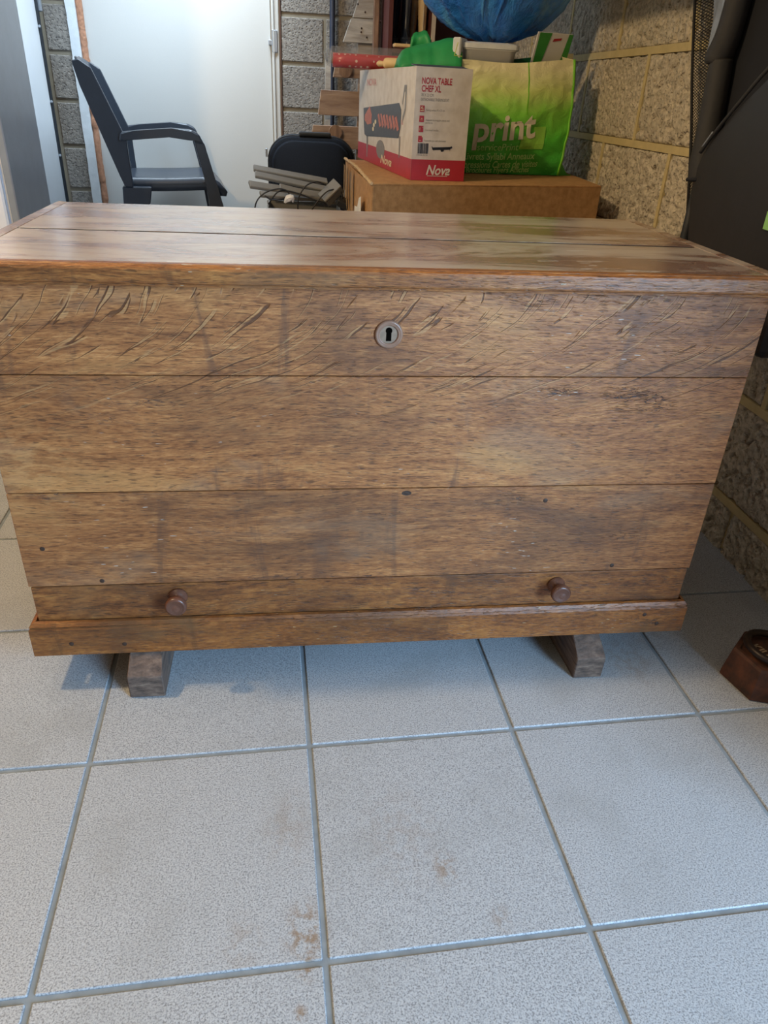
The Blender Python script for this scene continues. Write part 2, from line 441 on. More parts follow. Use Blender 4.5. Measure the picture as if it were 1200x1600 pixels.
def build_door():
    d = struct('door_1', box(new(), -.452, .308, YB+.012, YB+.05, .008, 2.03, .002), M_white, (0, YB, 0))
    obj('frame_post', box(box(new(), .312, .343, YB-.012, YB+.06, 0, 2.06, .002), .318, .322, YB-.02, YB-.012, 0, 2.06), M_white, d)
    obj('rebate_strip', box(new(), .345, .352, YB-.006, YB+.05, 0, 2.06, .001), plain('brown_wood_strip', rgb(92, 66, 54), .6), d)
    obj('latch_plate', box(box(new(), .313, .336, YB-.019, YB-.012, .94, 1.02, .002), .298, .313, YB-.010, YB+.012, .965, .985, .003), M_alu, d)
build_door()

def build_left():
    w = struct('wall_left', box(new(), XL-.05, XL, 1.735, 2.70, 0, 2.4), M_gloss, (XL, 2.0, 0))
    for y in (1.86, 2.26): obj('panel_fold', prism(new(), [(y-.03, XL), (y-.012, XL+.006), (y+.012, XL+.006), (y+.03, XL)], 'z', 0, 2.4) if 0 else
        loft(new(), [[(XL-.001, y-.035, z), (XL+.005, y-.012, z), (XL+.005, y+.012, z), (XL-.001, y+.035, z)] for z in (0, 2.4)]), M_gloss, w)
    t = struct('trim_1', box(new(), XL-.045, XL+.008, 2.70, 2.722, 0, 2.4, .002), M_rubber, (XL, 2.71, 0))
    obj('hinge', box(new(), XL-.004, XL+.020, 2.718, 2.732, 1.03, 1.13, .003), M_alu, t)
    for z in (.72, .52, .98): obj('rivet', lathe(new(), [(.001, -.002), (.006, 0), (.004, .004), (.001, .005)], axisM((XL+.006, 2.699, z), (0, -1, 0)), 8), M_alu, t)
    # white tall cabinet cut by the left edge of the frame
    c = thing('white_cabinet', 'white enamelled tall cabinet with grey aluminium edge strip at the left wall', 'cabinet', (-.56, 1.55, 0))
    obj('body', box(new(), -.78, -.402, 1.42, 1.72, .02, 1.55, .004), M_appl, c)
    obj('edge_strip', box(new(), -.402, -.381, 1.405, 1.72, .02, 1.55, .003), M_alu, c)
    obj('front_panel', box(new(), -.78, -.412, 1.402, 1.42, .04, 1.53, .005), M_appl, c)
    for x in (-.76, -.42): obj('foot', box(new(), x-.01, x+.01, 1.45, 1.69, 0, .02), M_rubber, c)
build_left()
struct('ceiling', box(new(), -2.2, 2.4, -1.6, 3.0, 2.4, 2.5), M_ceil, (0, 0, 2.4))
def build_shade_shelf():  # unseen shelf, added to throw the upper shade line onto the block wall
    s = thing('shade_shelf', 'unseen board shelf added high on the right block wall to cast shade', 'shelf', (1.1, .7, 1.2))
    obj('board', box(new(), .84, XW-.012, .10, 1.30, 1.20, 1.225, .002), plain('shelf_board', rgb(150, 120, 84), .6), s)
    for y in (.3, 1.2): obj('bracket', box(new(), .98, XW-.012, y, y+.02, 1.185, 1.20), M_alu, s)
build_shade_shelf()

# ================================================================ THE CHEST
def build_chest():
    t = thing('blanket_chest', 'large old oak chest with planked front, keyhole and two small knobs, standing on wooden blocks', 'chest', (.495, .22, .066))
    zb, zp, zd, z2, z1, zl, zt = .066, .1237, .1827, .3332, .4958, .6058, .6287
    W0, D = .99, .455
    g = .0006
    obj('plank', box(new(), 0, W0, 0, .022, z1+g, zl-.001, .0007), M_front, t)
    obj('plank', box(new(), 0, W0, .0004, .022, z2+g, z1-g, .0007), M_front, t)
    obj('plank', box(new(), 0, W0, 0, .022, zd+.001, z2-g, .0009), M_oak, t)
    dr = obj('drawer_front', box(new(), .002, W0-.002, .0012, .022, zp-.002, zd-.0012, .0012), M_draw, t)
    prof = [(r_*1.1, h_*1.12) for r_, h_ in [(.0085, 0), (.0125, .0005), (.0125, .003), (.0075, .006), (.006, .010), (.0085, .014), (.0125, .017), (.0140, .021), (.0135, .025), (.0105, .0275), (.0100, .0268), (.0072, .0285), (.0066, .0278), (.0036, .0292), (.001, .0292)]]
    for x in (.2035, .776): obj('knob', lathe(new(), prof, axisM((x, .0014, .1595), (0, -1, 0)), 24), M_knob, dr, True)
    for x0, x1 in ((0, .02), (W0-.02, W0)):
        for a, b in ((zb+.01, z2), (z2+.001, zl-.001)): obj('side_panel', box(new(), x0, x1, .0225, D, a, b, .0008), M_oak, t)
    obj('back_panel', box(new(), .021, W0-.021, D-.02, D, zb+.01, zl-.002), M_oak, t)
    obj('bottom_panel', box(new(), .021, W0-.021, .0225, D-.021, zb+.002, zb+.018), M_oak, t)
    # plinth: flat face, rounded top moulding
    e = .0102
    def plinth_loops(p0, p1, nrm, m0, m1):
        P = [(0, zb), (e, zb), (e, zp-.011), (e*.75, zp-.008), (e*.9, zp-.006), (e*.55, zp-.001), (.001, zp)]
        return [[Vector((p0[0]+nrm[0]*o+m0*(o if nrm[1] else 0), p0[1]+nrm[1]*o+(m0*o if nrm[0] else 0), z)) for o, z in P],
                [Vector((p1[0]+nrm[0]*o+m1*(o if nrm[1] else 0), p1[1]+nrm[1]*o+(m1*o if nrm[0] else 0), z)) for o, z in P]]
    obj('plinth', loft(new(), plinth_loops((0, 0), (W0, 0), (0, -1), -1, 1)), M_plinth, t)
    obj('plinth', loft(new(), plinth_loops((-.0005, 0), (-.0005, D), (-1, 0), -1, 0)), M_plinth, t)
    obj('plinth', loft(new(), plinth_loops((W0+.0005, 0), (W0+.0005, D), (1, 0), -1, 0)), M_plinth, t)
    # lid: two boards inside a moulded edge
    lx, ly, lb = -.0137, -.0157, .4735
    def seam(x): return .213-.012*x
    x0, x1 = lx+.022, W0-lx-.022
    obj('lid_board', prism(new(), [(x0, ly+.0215), (x1, ly+.0215), (x1, seam(x1)-.0040), (x0, seam(x0)-.0034)], 'z', zl+.003, zt+.0008, .0003), M_lid, t)
    obj('lid_board', prism(new(), [(x0, seam(x0)+.0034), (x1, seam(x1)+.0040), (x1, lb), (x0, lb)], 'z', zl+.003, zt+.0010, .0002), M_lid, t)
    obj('seam_dirt_shade', prism(new(), [(x0+.003, seam(x0)-.0032), (x1-.003, seam(x1)-.0038), (x1-.003, seam(x1)+.0039), (x0+.003, seam(x0)+.0033)], 'z', zl+.004, zt+.0004), M_void, t)  # black strip: dirt in the seam plus the gap's shade, put into its colour
    def mould(p0, p1, nrm, m0, m1):
        # offsets inward from the outer edge, top surface rounded over, small bead under
        P = [(.0216, zl+.003), (.004, zl+.0005), (.0035, zl+.0035), (.0005, zl+.005), (0, zl+.007), (0, zl+.0195), (.0012, zl+.0222), (.004, zl+.0236), (.0065, zl+.0234), (.008, zl+.0250), (.0214, zl+.0242)]
        f = lambda p, m: [Vector((p[0]-nrm[0]*o+(m*o if nrm[1] else 0), p[1]-nrm[1]*o+(m*o if nrm[0] else 0), z)) for o, z in P]
        return [f(p0, m0), f(p1, m1)]
    obj('lid_moulding', loft(new(), mould((lx, ly), (W0-lx, ly), (0, -1), 1, -1)), M_mould, t)
    obj('lid_moulding', loft(new(), mould((lx, ly), (lx, lb), (-1, 0), 1, 0)), M_lid, t)
    obj('lid_moulding', loft(new(), mould((W0-lx, ly), (W0-lx, lb), (1, 0), 1, 0)), M_lid, t)
    # keyhole: turned ring, plate, dark slot
    K = axisM((.495, -.0002, .5506), (0, -1, 0))
    esc = obj('escutcheon', lathe(new(), [(.0178, -.0008), (.0178, .0012), (.0166, .003), (.0150, .0034), (.0140, .0026), (.0128, .0032), (.0118, .0028), (.0112, .0014), (.0112, -.0006), (.0172, -.0008)], K, 36), M_esc, t, True)
    obj('lock_plate', lathe(new(), [(.0002, .0004), (.0113, .0004), (.0113, .0010), (.0002, .0010)], K, 28), plain('brass_plate', rgb(156, 132, 112), .35, .2, 90, metal=.5), esc)
    pts = [(.0042*math.cos(a), .0048+.0042*math.sin(a)) for a in [PI*(1.22)-i*PI*1.44/12 for i in range(13)]] + [(.0034, -.0082), (-.0034, -.0082)]
    obj('keyhole', poly(new(), lambda u, v: (.495+u, -.00135, .5506+v), pts), M_void, esc)
    for x, z in ((.101, .191), (.86, .193), (.045, .087), (.12, .083), (.955, .083), (.93, .102), (.006, .558), (.03, .247), (.735, .31)):
        yy = -.0102 if z < .12 else 0
        obj('nail', lathe(new(), [(.0001, -.001), (.0034, -.001), (.0034, .0004), (.002, .0008), (.0001, .0009)], axisM((x, yy, z), (0, -1, 0)), 10), M_iron, t)
    obj('knot', lathe(new(), [(.0001, -.001), (.0075, -.001), (.007, .0003), (.004, .0002), (.0001, .0005)], axisM((.531, .0002, .3255), (0, -1, 0)) @ Matrix.Diagonal((1, .55, 1, 1)), 14), M_iron, t)
build_chest()

def build_blocks():
    m = Mat('weathered_block'); p = m.obj()
    a = m.noise(m.map(p, (60, 12, 160)), 1, 5, .65); b = m.noise(p, 25, 3)
    col = m.ramp(a, [(.3, rgb(60, 48, 42)), (.55, rgb(104, 84, 72)), (.75, rgb(134, 114, 98))]); col = m.mix(m.step(b, .5, .7, 0, .5), col, rgb(66, 62, 62))
    mt = m.out(col, .75, m.bump(a, .5, .003))
    z = .0655
    def blk(x0, x1, yf, label, slant):
        P = [(yf, 0), (yf-.001, .041), (yf+.012, .052), (yf+.032, z), (.40, z), (.40, 0)]
        bm = prism(new(), P, 'x', x0, x1, .0014)
        for v in bm.verts:
            v.co.x += slant*(v.co.y-yf) + .0012*noise.noise(v.co*60); v.co.y += .0015*noise.noise(v.co*50+Vector((5, 0, 0)))
            if v.co.z > .05: v.co.x = (x0+x1)/2+slant*(v.co.y-yf) + (v.co.x-(x0+x1)/2-slant*(v.co.y-yf))*.92
        rooted('wood_block', bm, mt, ((x0+x1)/2, .18, 0), label, 'block', 'wood blocks under the chest')
    blk(.1225, .1745, -.037, 'dark worn wooden block under the left end of the oak chest', 0)
    blk(.8175, .866, -.040, 'dark worn wooden block under the right end of the oak chest', -.06)
build_blocks()

# ================================================================ CAST IRON WEIGHT
def build_weight():
    m = Mat('rusty_iron'); p = m.obj(); a = m.noise(p, 28, 5, .65); b = m.noise(p, 160, 3)
    col = m.ramp(a, [(.35, rgb(52, 36, 30)), (.55, rgb(86, 52, 38)), (.72, rgb(112, 66, 44))])
    mt = m.out(col, .7, m.bump(m.math('ADD', a, m.math('MULTIPLY', b, .4)), .5, .003), .25)
    mr = plain('dark_iron_ring', rgb(40, 30, 28), .45, .2, 60, metal=.4)
    mlt = plain('worn_raised_letters', rgb(150, 132, 112), .5, .2, 60, metal=.3)
    cx, cy = 1.133, -.064
    t = thing('cast_iron_weight', 'rusty hexagonal cast iron weight with ring handle on the floor by the block wall', 'weight', (cx, cy, 0))
    def hx(r, z): return [(cx+r*math.cos(math.radians(163+60*i)), cy+r*math.sin(math.radians(163+60*i)), z) for i in range(6)]
    obj('body', loft(new(), [hx(.064, 0), hx(.067, .003), hx(.0665, .012), hx(.0595, .054), hx(.0565, .058), hx(.05, .0585), hx(.047, .0545)]), mt, t)
    obj('ring', torus(new(), Matrix.Translation((cx, cy, .0655)) @ Matrix.Rotation(.12, 4, 'Y'), .041, .0062), mr, t, True)
    obj('ring_lug', tube(new(), [(cx-.01, cy-.048, .056), (cx-.004, cy-.045, .074), (cx+.006, cy-.041, .074), (cx+.012, cy-.038, .056)], .005, 8), mr, t, True)
    R = Matrix.Rotation(math.radians(-72), 4, 'Z')
    def fn(u, v):
        q = R @ Vector((u, v, 0)); return (cx+q.x, cy+q.y, .0562)
    obj('raised_lettering', merge(text_bm('5', .03, lambda u, v: fn(u-.008, v+.004), .03), text_bm('KILOG', .022, lambda u, v: fn(u-.027, v-.018), .03, width=.054)), mlt, t)
build_weight()

# ================================================================ CARTONS
def carton_mat():
    m = Mat('brown_cardboard'); p = m.obj(); a = m.noise(p, 60, 4, .6); b = m.noise(p, 4, 3)
    fl = m.noise(m.map(p, (1, 1, 260)), 1, 1)
    col = m.ramp(a, [(.35, rgb(158, 118, 74)), (.65, rgb(182, 140, 92))]); col = m.mix(m.step(b, .5, .75, 0, .35), col, rgb(146, 106, 66))
    return m.out(col, .8, m.bump(m.math('ADD', a, fl), .15, .001))
M_card = carton_mat()
M_tape = plain('packing_tape', rgb(176, 142, 98), .25, .05, 20)
M_paper = plain('white_paper', rgb(222, 220, 214), .7, .04, 30)
def build_carton():
    A, B, C, D = (.569, .97), (1.186, 1.112), (1.228, 1.60), (.553, 1.66); zt = .625
    t = thing('cardboard_box', 'big plain brown cardboard carton behind the chest, carrying the grill box and green bag', 'box', (.88, 1.33, 0))
    mid = lambda p, q, f: (p[0]+(q[0]-p[0])*f, p[1]+(q[1]-p[1])*f)
    def wall(p, q, name='side_panel'):
        d = (Vector(q)-Vector(p)).normalized(); n = Vector((-d.y, d.x))*.004
        bm = new(); loops = []
        for i in range(9):
            f = i/8; c = mid(p, q, f); bul = Vector((d.y, -d.x))*.006*math.sin(PI*f)
            loops.append([(c[0]+bul.x, c[1]+bul.y, 0), (c[0]+bul.x, c[1]+bul.y, zt-.004), (c[0]+n.x+bul.x, c[1]+n.y+bul.y, zt-.004), (c[0]+n.x+bul.x, c[1]+n.y+bul.y, 0)])
        return obj(name, loft(bm, loops), M_card, t)
    wall(A, B); wall(B, C); wall(C, D); lp = wall(D, A)
    prismf = lambda pts, z0, z1: prism(new(), pts, 'z', z0, z1, .0008)
    ma, mb = mid(A, D, .48), mid(B, C, .48); mc, md = mid(A, D, .49), mid(B, C, .49)
    obj('flap', prismf([A, B, mb, ma], zt-.004, zt), M_card, t)
    obj('flap', prismf([mc, md, C, D], zt-.0045, zt-.0005), M_card, t)
    # torn corner edge, paper label and tape on the left end
    obj('torn_edge', tube(new(), [(D[0]-.002, D[1], zt+.002), (.562, 1.35, zt+.004), (.565, 1.12, zt+.001), (A[0]-.002, A[1], zt)], lambda x: .004+.0015*math.sin(x*60), 6, 8), plain('torn_card', rgb(196, 170, 132), .9, .2, 60), t)
    def side(u, v): return (A[0]-.0135+(D[0]-A[0])*u-.0012, A[1]+(D[1]-A[1])*u, v)
    obj('paper_label', poly(new(), side, [(.12, .45), (.15, .585), (.22, .575), (.27, .55), (.36, .545), (.40, .45)]), M_paper, t)
    for u in (.5, .68, .8): obj('tape', poly(new(), side, [(u, .50), (u, .618), (u+.05, .62), (u+.05, .53)]), M_tape, t)
build_carton()

M_pw = plain('print_white', rgb(214, 208, 200), .45, .03, 40)
M_pred = plain('print_red', rgb(176, 40, 52), .45, .06, 40)
M_pgrey = plain('print_grey', rgb(130, 128, 126), .5, .1, 40)
M_pdark = plain('print_charcoal', rgb(66, 66, 70), .45, .1, 60)
M_pblack = plain('print_black', rgb(22, 20, 22), .45)
M_pmeat = plain('print_meat', rgb(186, 110, 90), .5, .3, 90)
M_pegg = plain('print_pale', rgb(226, 214, 180), .5)
def build_grill_box():
    z0, h, w, d, yaw = .6256, .243, .139, .68, .111
    t = thing('grill_box', 'white and red carton of a table grill on the brown cardboard box', 'box', (.675, 1.08, z0), yaw)
    mm = Mat('white_carton'); p = mm.obj(); a = mm.noise(p, 30, 4); 
    M_wh = mm.out(mm.ramp(a, [(.3, rgb(198, 190, 180)), (.6, rgb(216, 210, 202))]), .45, mm.bump(mm.noise(p, 8, 3), .1, .004))
    k = .002
    obj('carton', box(box(box(box(box(new(), 0, w, 0, k, 0, h), 0, w, d-k, d, 0, h), 0, k, k, d-k, 0, h), w-k, w, k, d-k, 0, h), 0, w, 0, d, 0, k), M_wh, t)
    obj('flap', box(new(), k, w-k, k, d-k, h-.007, h-.005), M_card, t)
    obj('flap', obox(new(), Matrix.Translation((.066, .03, h+.002)) @ Matrix.Rotation(.10, 4, 'X'), w-.012, .06, .002), M_pdark, t)
    F = lambda o=.0006: (lambda u, v: (u, -o, v))              # end face, u to the right
    L = lambda o=.0006: (lambda u, v: (-o, d-u, v))            # long face, u from far end towards us
    bh = .047
    # red band round the bottom
    obj('red_band', quad(quad(new(), F(.0004), 0, w, .0, bh), L(.0004), 0, d, 0, bh), M_pred, t)
    # end face print
    obj('printed_title', merge(text_bm('NOVA TABLE', .0185, lambda u, v: F()(.015+u, .2085+v), .022, width=.074), text_bm('CHEF XL', .0185, lambda u, v: F()(.015+u, .1925+v), .022, width=.048)), M_pred, t)
    bm = merge(text_bm('70 X 23 CM', .0085, lambda u, v: F()(.015+u, .1825+v), width=.03), text_bm('DETACHABLE THERMOSTAT', .0085, lambda u, v: F()(.015+u, .1735+v), width=.07))
    for s, zz, ww in (('Baking surface 70 x 23 cm', .1525, .046), ('Adapted to irregular pieces and', .1315, .06), ('gourmet top', .1255, .018), ('Cool-touch handles', .1100, .034), ('Removable part with thermostat', .0870, .055)):
        merge(bm, text_bm(s, .006, lambda u, v: F()(.0295+u, zz+v), width=ww, res=2))
    obj('printed_text', bm, M_pgrey, t)
    for i, zz in enumerate((.150, .1285, .107, .0855)):
        ic = obj('icon', quad(new(), F(), .0135, .0250, zz, zz+.0135), M_pred, t)
        if i == 0: b2 = merge(text_bm('XL', .0075, lambda u, v: F(.0010)(.0145+u, zz+.006+v), .02, width=.0085), quad(new(), F(.001), .0148, .0235, zz+.002, zz+.0038))
        elif i == 1: b2 = poly(poly(new(), F(.001), [(.016, zz+.004), (.023, zz+.004), (.0225, zz+.0048), (.0165, zz+.0048)]), F(.001), [(.017, zz+.007), (.022, zz+.007), (.0195, zz+.0085)])
        elif i == 2: b2 = poly(poly(new(), F(.001), [(.016, zz+.003), (.0168, zz+.003), (.0168, zz+.010), (.016, zz+.010)]), F(.001), [(.0225, zz+.0095), (.0245, zz+.0095), (.0245, zz+.0120)])
        else: b2 = quad(quad(new(), F(.001), .016, .021, zz+.003, zz+.0038), F(.001), .0225, .0250, zz+.0105, zz+.0135)
        obj('icon_mark', b2, M_pegg, ic)
    bm = new(); x = .0135; rs = random.Random(3)
    while x < .040:
        ww = rs.choice((.0005, .0008, .0014)); quad(bm, F(), x, x+ww, .060, .083); x += ww+rs.choice((.0004, .0007, .001))
    merge(bm, text_bm('5 413346 321122', .004, lambda u, v: F()(.012+u, .0555+v), width=.028, res=2))
    obj('barcode', bm, M_pblack, t)
    bm = poly(new(), F(), [(.052, .0745), (.098, .0770), (.099, .0735), (.097, .071), (.053, .0685)])
    for q in ([(.049, .0765), (.051, .0765), (.0535, .0700), (.052, .0690)], [(.097, .077), (.101, .0785), (.1025, .075), (.100, .073)], [(.055, .069), (.056, .069), (.0555, .0655)], [(.096, .071), (.0972, .071), (.0965, .0665)], [(.072, .070), (.082, .071), (.080, .066), (.074, .0655)]): poly(bm, F(), q)
    obj('printed_grill_drawing', bm, M_pblack, t)
    obj('printed_logo', merge(text_bm('Nova', .031, lambda u, v: F(.0012)(.039+u, .0135+v), .022, .28, width=.062), quad(new(), F(.0012), .042, .095, .0100, .0112)), M_pw, t)
    obj('printed_logo', text_bm('Nova', .03, lambda u, v: L(.0012)(.34+u*1.6, .012+v), .022, .28, width=.085), M_pegg, t)
    # long face print: the grill
    mpr = plain('print_pale_red', rgb(206, 140, 136), .45)
    obj('printed_title', text_bm('NOVA', .024, lambda u, v: L()(.12+u, .203+v), .02, width=.13), mpr, t); obj('printed_mark', text_bm('XL', .014, lambda u, v: L()(.56+u, .118+v), .02, width=.02), mpr, t)
    g = obj('printed_grill_picture', poly(new(), L(), [(.075, .143), (.53, .165), (.555, .150), (.555, .110), (.54, .085), (.13, .068), (.10, .072), (.085, .10)]), M_pdark, t)
    for q in ([(.13, .07), (.155, .07), (.150, .012), (.14, .012)], [(.545, .09), (.56, .09), (.558, .040), (.55, .040)]): obj('printed_grill_leg', poly(new(), L(), q), M_pgrey, t)
    obj('printed_dial', poly(new(), L(), [(.33+.055*math.cos(a), .045+.024*math.sin(a)) for a in [2*PI*i/16 for i in range(16)]]), M_pgrey, t)
    obj('printed_handle', poly(new(), L(), [(.56, .165), (.575, .205), (.60, .205), (.60, .150), (.57, .12), (.57, .135), (.588, .155), (.588, .19), (.58, .19), (.567, .16)]), M_pgrey, t)
    for i in range(7):
        u = .28+.035*i; obj('printed_sausage', poly(new(), L(.0009), [(u, .13+.004*(i % 2)), (u+.018, .135), (u+.05, .105+.003*(i % 3)), (u+.03, .10)]), M_pmeat, g)
    obj('printed_steak', poly(new(), L(.0009), [(.10, .125), (.17, .150), (.20, .128), (.20, .105), (.14, .100), (.095, .112)]), M_pmeat, g)
    for u, v in ((.235, .103), (.255, .112), (.225, .092)): obj('printed_egg', poly(new(), L(.0010), [(u+.012*math.cos(a), v+.006*math.sin(a)) for a in [2*PI*i/10 for i in range(10)]]), M_pegg, g)
build_grill_box()

# ================================================================ PRINTED SHOPPING BAG
def build_print_bag():
    m = Mat('bag_green_fade'); p = m.obj(); x, y, z = m.xyz(p)
    wob = m.math('MULTIPLY', m.math('SUBTRACT', m.noise(p, 14, 3), .5), .05)
    zz = m.math('ADD', z, wob)
    col = m.ramp(m.math('DIVIDE', zz, .31), [(.0, rgb(50, 158, 56)), (.30, rgb(78, 184, 50)), (.50, rgb(128, 204, 68)), (.66, rgb(196, 212, 124)), (.85, rgb(226, 220, 176))])
    cre = m.noise(m.map(p, (22, 22, 30), (0,0,0), (0, .5, 0)), 1, 4, .6, .8)
    wv = m.noise(m.map(p, (900, 900, 900)), 1, 1)
    M_bag = m.out(col, .38, m.bump(m.math('ADD', cre, m.math('MULTIPLY', wv, .04)), .5, .012))
    M_trim = plain('bag_lime_trim', rgb(112, 190, 40), .45, .06, 20)
    M_let = plain('bag_cream_letters', rgb(206, 200, 176), .45, .05, 30)
    M_faint = plain('bag_pale_green_letters', rgb(172, 214, 130), .45, .05, 30)
    M_in = plain('bag_dark_green_inside', rgb(20, 96, 62), .5, .1, 20, bump=.3)
    z0 = .626; H = .285
    t = thing('shopping_bag', 'green and cream woven shopping bag with lettering on the cardboard box against block wall', 'bag', (.98, 1.42, z0))
    def wr(P, a): return a*(noise.noise(P*9)+.7*noise.noise(Vector((P.x*16, P.y*16, P.z*34)))+.5*noise.noise(P*47))
    def front(s, v):          # s 0..1 left to right, v 0..1 up
        x = .805+(.345+.012*math.sin(v*PI))*s + .008*(v-.5)
        y = 1.335-.030*math.sin(PI*min(1, max(0, s)))*math.sin(PI*min(1, v*.9+.1)) + .03*v + .018*s
        top = H*(.955+.05*s-.030*math.sin(PI*s)**2)
        P = Vector((x, y, z0+top*v)); P.y += wr(P, .007); P.x += wr(P+Vector((3, 0, 0)), .003); return P
    def back(s, v):
        x = .805+.385*s; P = Vector((x, 1.50-.01*v+.01*s, z0+(H+.022*max(0, s-.55)/.45)*v)); P.y += wr(P, .006); return P
    NS, NV = 64, 48
    th = Vector((0, .0012, 0))
    bm = new(); quad(bm, front, 0, 1, 0, 1, NS, NV); obj('front_panel', bm, M_bag, t, True)
    bm = new(); quad(bm, back, 0, 1, 0, 1, NS, NV); obj('back_panel', bm, M_in, t, True)
    def side(sd):
        def fn(u, v):
            a, b = front(sd, v), back(sd, v); P = a.lerp(b, u)
            P.x += (-.03 if sd else .02)*math.sin(PI*u)*(v**2)*1.2 + (.018 if sd else -.006)*math.sin(PI*u)*(1-v)*(v*2); P.z += .0*u
            return P
        return fn
    for sd in (0, 1): obj('side_gusset', quad(new(), side(sd), 0, 1, 0, 1, 12, NV), M_bag, t, True)
    obj('base', quad(new(), lambda u, v: front(u, 0).lerp(back(u, 0), v), 0, 1, 0, 1, 12, 4), M_in, t)
    # piped edge, seam and crumpled corner
    obj('corner_piping', tube(new(), [front(1, v/14)+Vector((.001, -.001, 0)) for v in range(15)], .0034, 6, 2), M_trim, t, True)
    obj('seam', quad(new(), lambda u, v: front(.62+.008*u, v)-th, 0, 1, .55, 1, 1, 24), M_trim, t)
    obj('corner_fold', loft(new(), [[front(1, .03)+Vector((q*.055, .01+q*.03, .028*(1-q)*(1-2*s_)-.012*q+.006*math.sin(q*7))) for s_ in (0, .5, 1)] for q in (0, .25, .5, .75, 1)], False, False), M_bag, t, True)
    # lettering follows the cloth
    off = lambda d: (lambda u, v: front(u, v)-Vector((0, d, 0)))
    def line(s, size, s0, v0, width, mat, bold=.0, rise=0., nm='printed_lettering', sx=None):
        fn = lambda u, v: off(.0038)(s0+u/.36, v0+v/H+rise*u)
        return text_bm(s, size, fn, bold, width=width, res=4)
    bm = line('print', .094, .215, .295, .178, M_let, .025, .32); bmesh.ops.subdivide_edges(bm, edges=[e for e in bm.edges if e.calc_length() > .008], cuts=3)
    obj('printed_lettering', bm, M_let, t)
    bm = line('servicePrint', .026, .26, .215, .12, M_let, 0, .12); obj('printed_lettering', bm, M_faint, t)
    bm = line('Livrets Syllabi Anneaux', .026, .16, .125, .21, M_let, .01, .12); merge(bm, line('Impressions Cartes de visites', .026, .12, .045, .24, M_let, .01, .14)); merge(bm, line('Brochures Flyers Affiches', .022, .2, -.0, .19, M_let, .01, .15))
    obj('printed_lettering', bm, M_faint, t)
    sq = obj('printed_squares', quad(quad(new(), lambda u, v: off(.0022)(u, v), .60, .70, .24, .36, 4, 4), lambda u, v: off(.0022)(u, v), .70, .80, .24, .44, 4, 4), plain('bag_lime_square', rgb(136, 196, 72), .45), t)
    # things in the bag
    b = thing('plastic_tub', 'milky white plastic tub sticking out of the green and cream bag', 'container', (.93, 1.42, .86))
    mtub = plain('milky_plastic', rgb(206, 208, 206), .3, .03, 20)
    def rr(x0, x1, y0, y1, z, r=.02):
        pts = []
        for cx, cy, a0 in ((x1-r, y1-r, 0), (x0+r, y1-r, 90), (x0+r, y0+r, 180), (x1-r, y0+r, 270)):
            for i in range(5): a = math.radians(a0+i*22.5); pts.append((cx+r*math.cos(a), cy+r*math.sin(a), z))
        return pts
    obj('body', loft(new(), [rr(.855, .985, 1.385, 1.47, .83), rr(.848, .992, 1.378, 1.475, .922), rr(.840, 1.0, 1.374, 1.48, .925)]), mtub, b, True)
    obj('lid', loft(new(), [rr(.840, 1.0, 1.374, 1.48, .926), rr(.840, 1.0, 1.374, 1.48, .937), rr(.852, .99, 1.385, 1.468, .941), rr(.856, .985, 1.39, 1.464, .938)]), plain('clear_lid', rgb(214, 220, 224), .15), b)
    lf = thing('folded_leaflet', 'white and green folded leaflet tucked in the right side of the bag', 'leaflet', (1.10, 1.44, .86))
    lm = frame((1.10, 1.43, .925), (1, .25, 0), (-.1, -.35, 1))
    obj('sheet', obox(new(), lm, .11, .004, .10), M_paper, lf)
    G = lambda u, v: lm @ Vector((u, -.0028, v))
    obj('green_print', poly(poly(new(), G, [(-.05, -.05), (-.03, -.05), (-.012, .05), (-.05, .05)]), G, [(.03, -.05), (.055, -.05), (.055, .05), (.042, .05)]), plain('leaflet_green', rgb(60, 150, 60), .5), lf)
    obj('red_print', poly(new(), G, [(-.005, .03), (.02, .034), (.022, .040), (-.003, .037)]), M_pred, lf)
    cd = thing('white_packet', 'white printed packet standing between the green sheet bag and the tub', 'packet', (.835, 1.40, .868))
    obj('packet', obox(new(), frame((.838, 1.40, .905), (.5, 1, 0)), .07, .022, .085, .003), plain('white_blue_packet', rgb(212, 218, 222), .4, .05, 60), cd)
    obj('blue_print', obox(new(), frame((.8285, 1.397, .895), (.5, 1, 0)), .02, .0225, .03), plain('packet_blue', rgb(96, 128, 168), .4), cd)
build_print_bag()

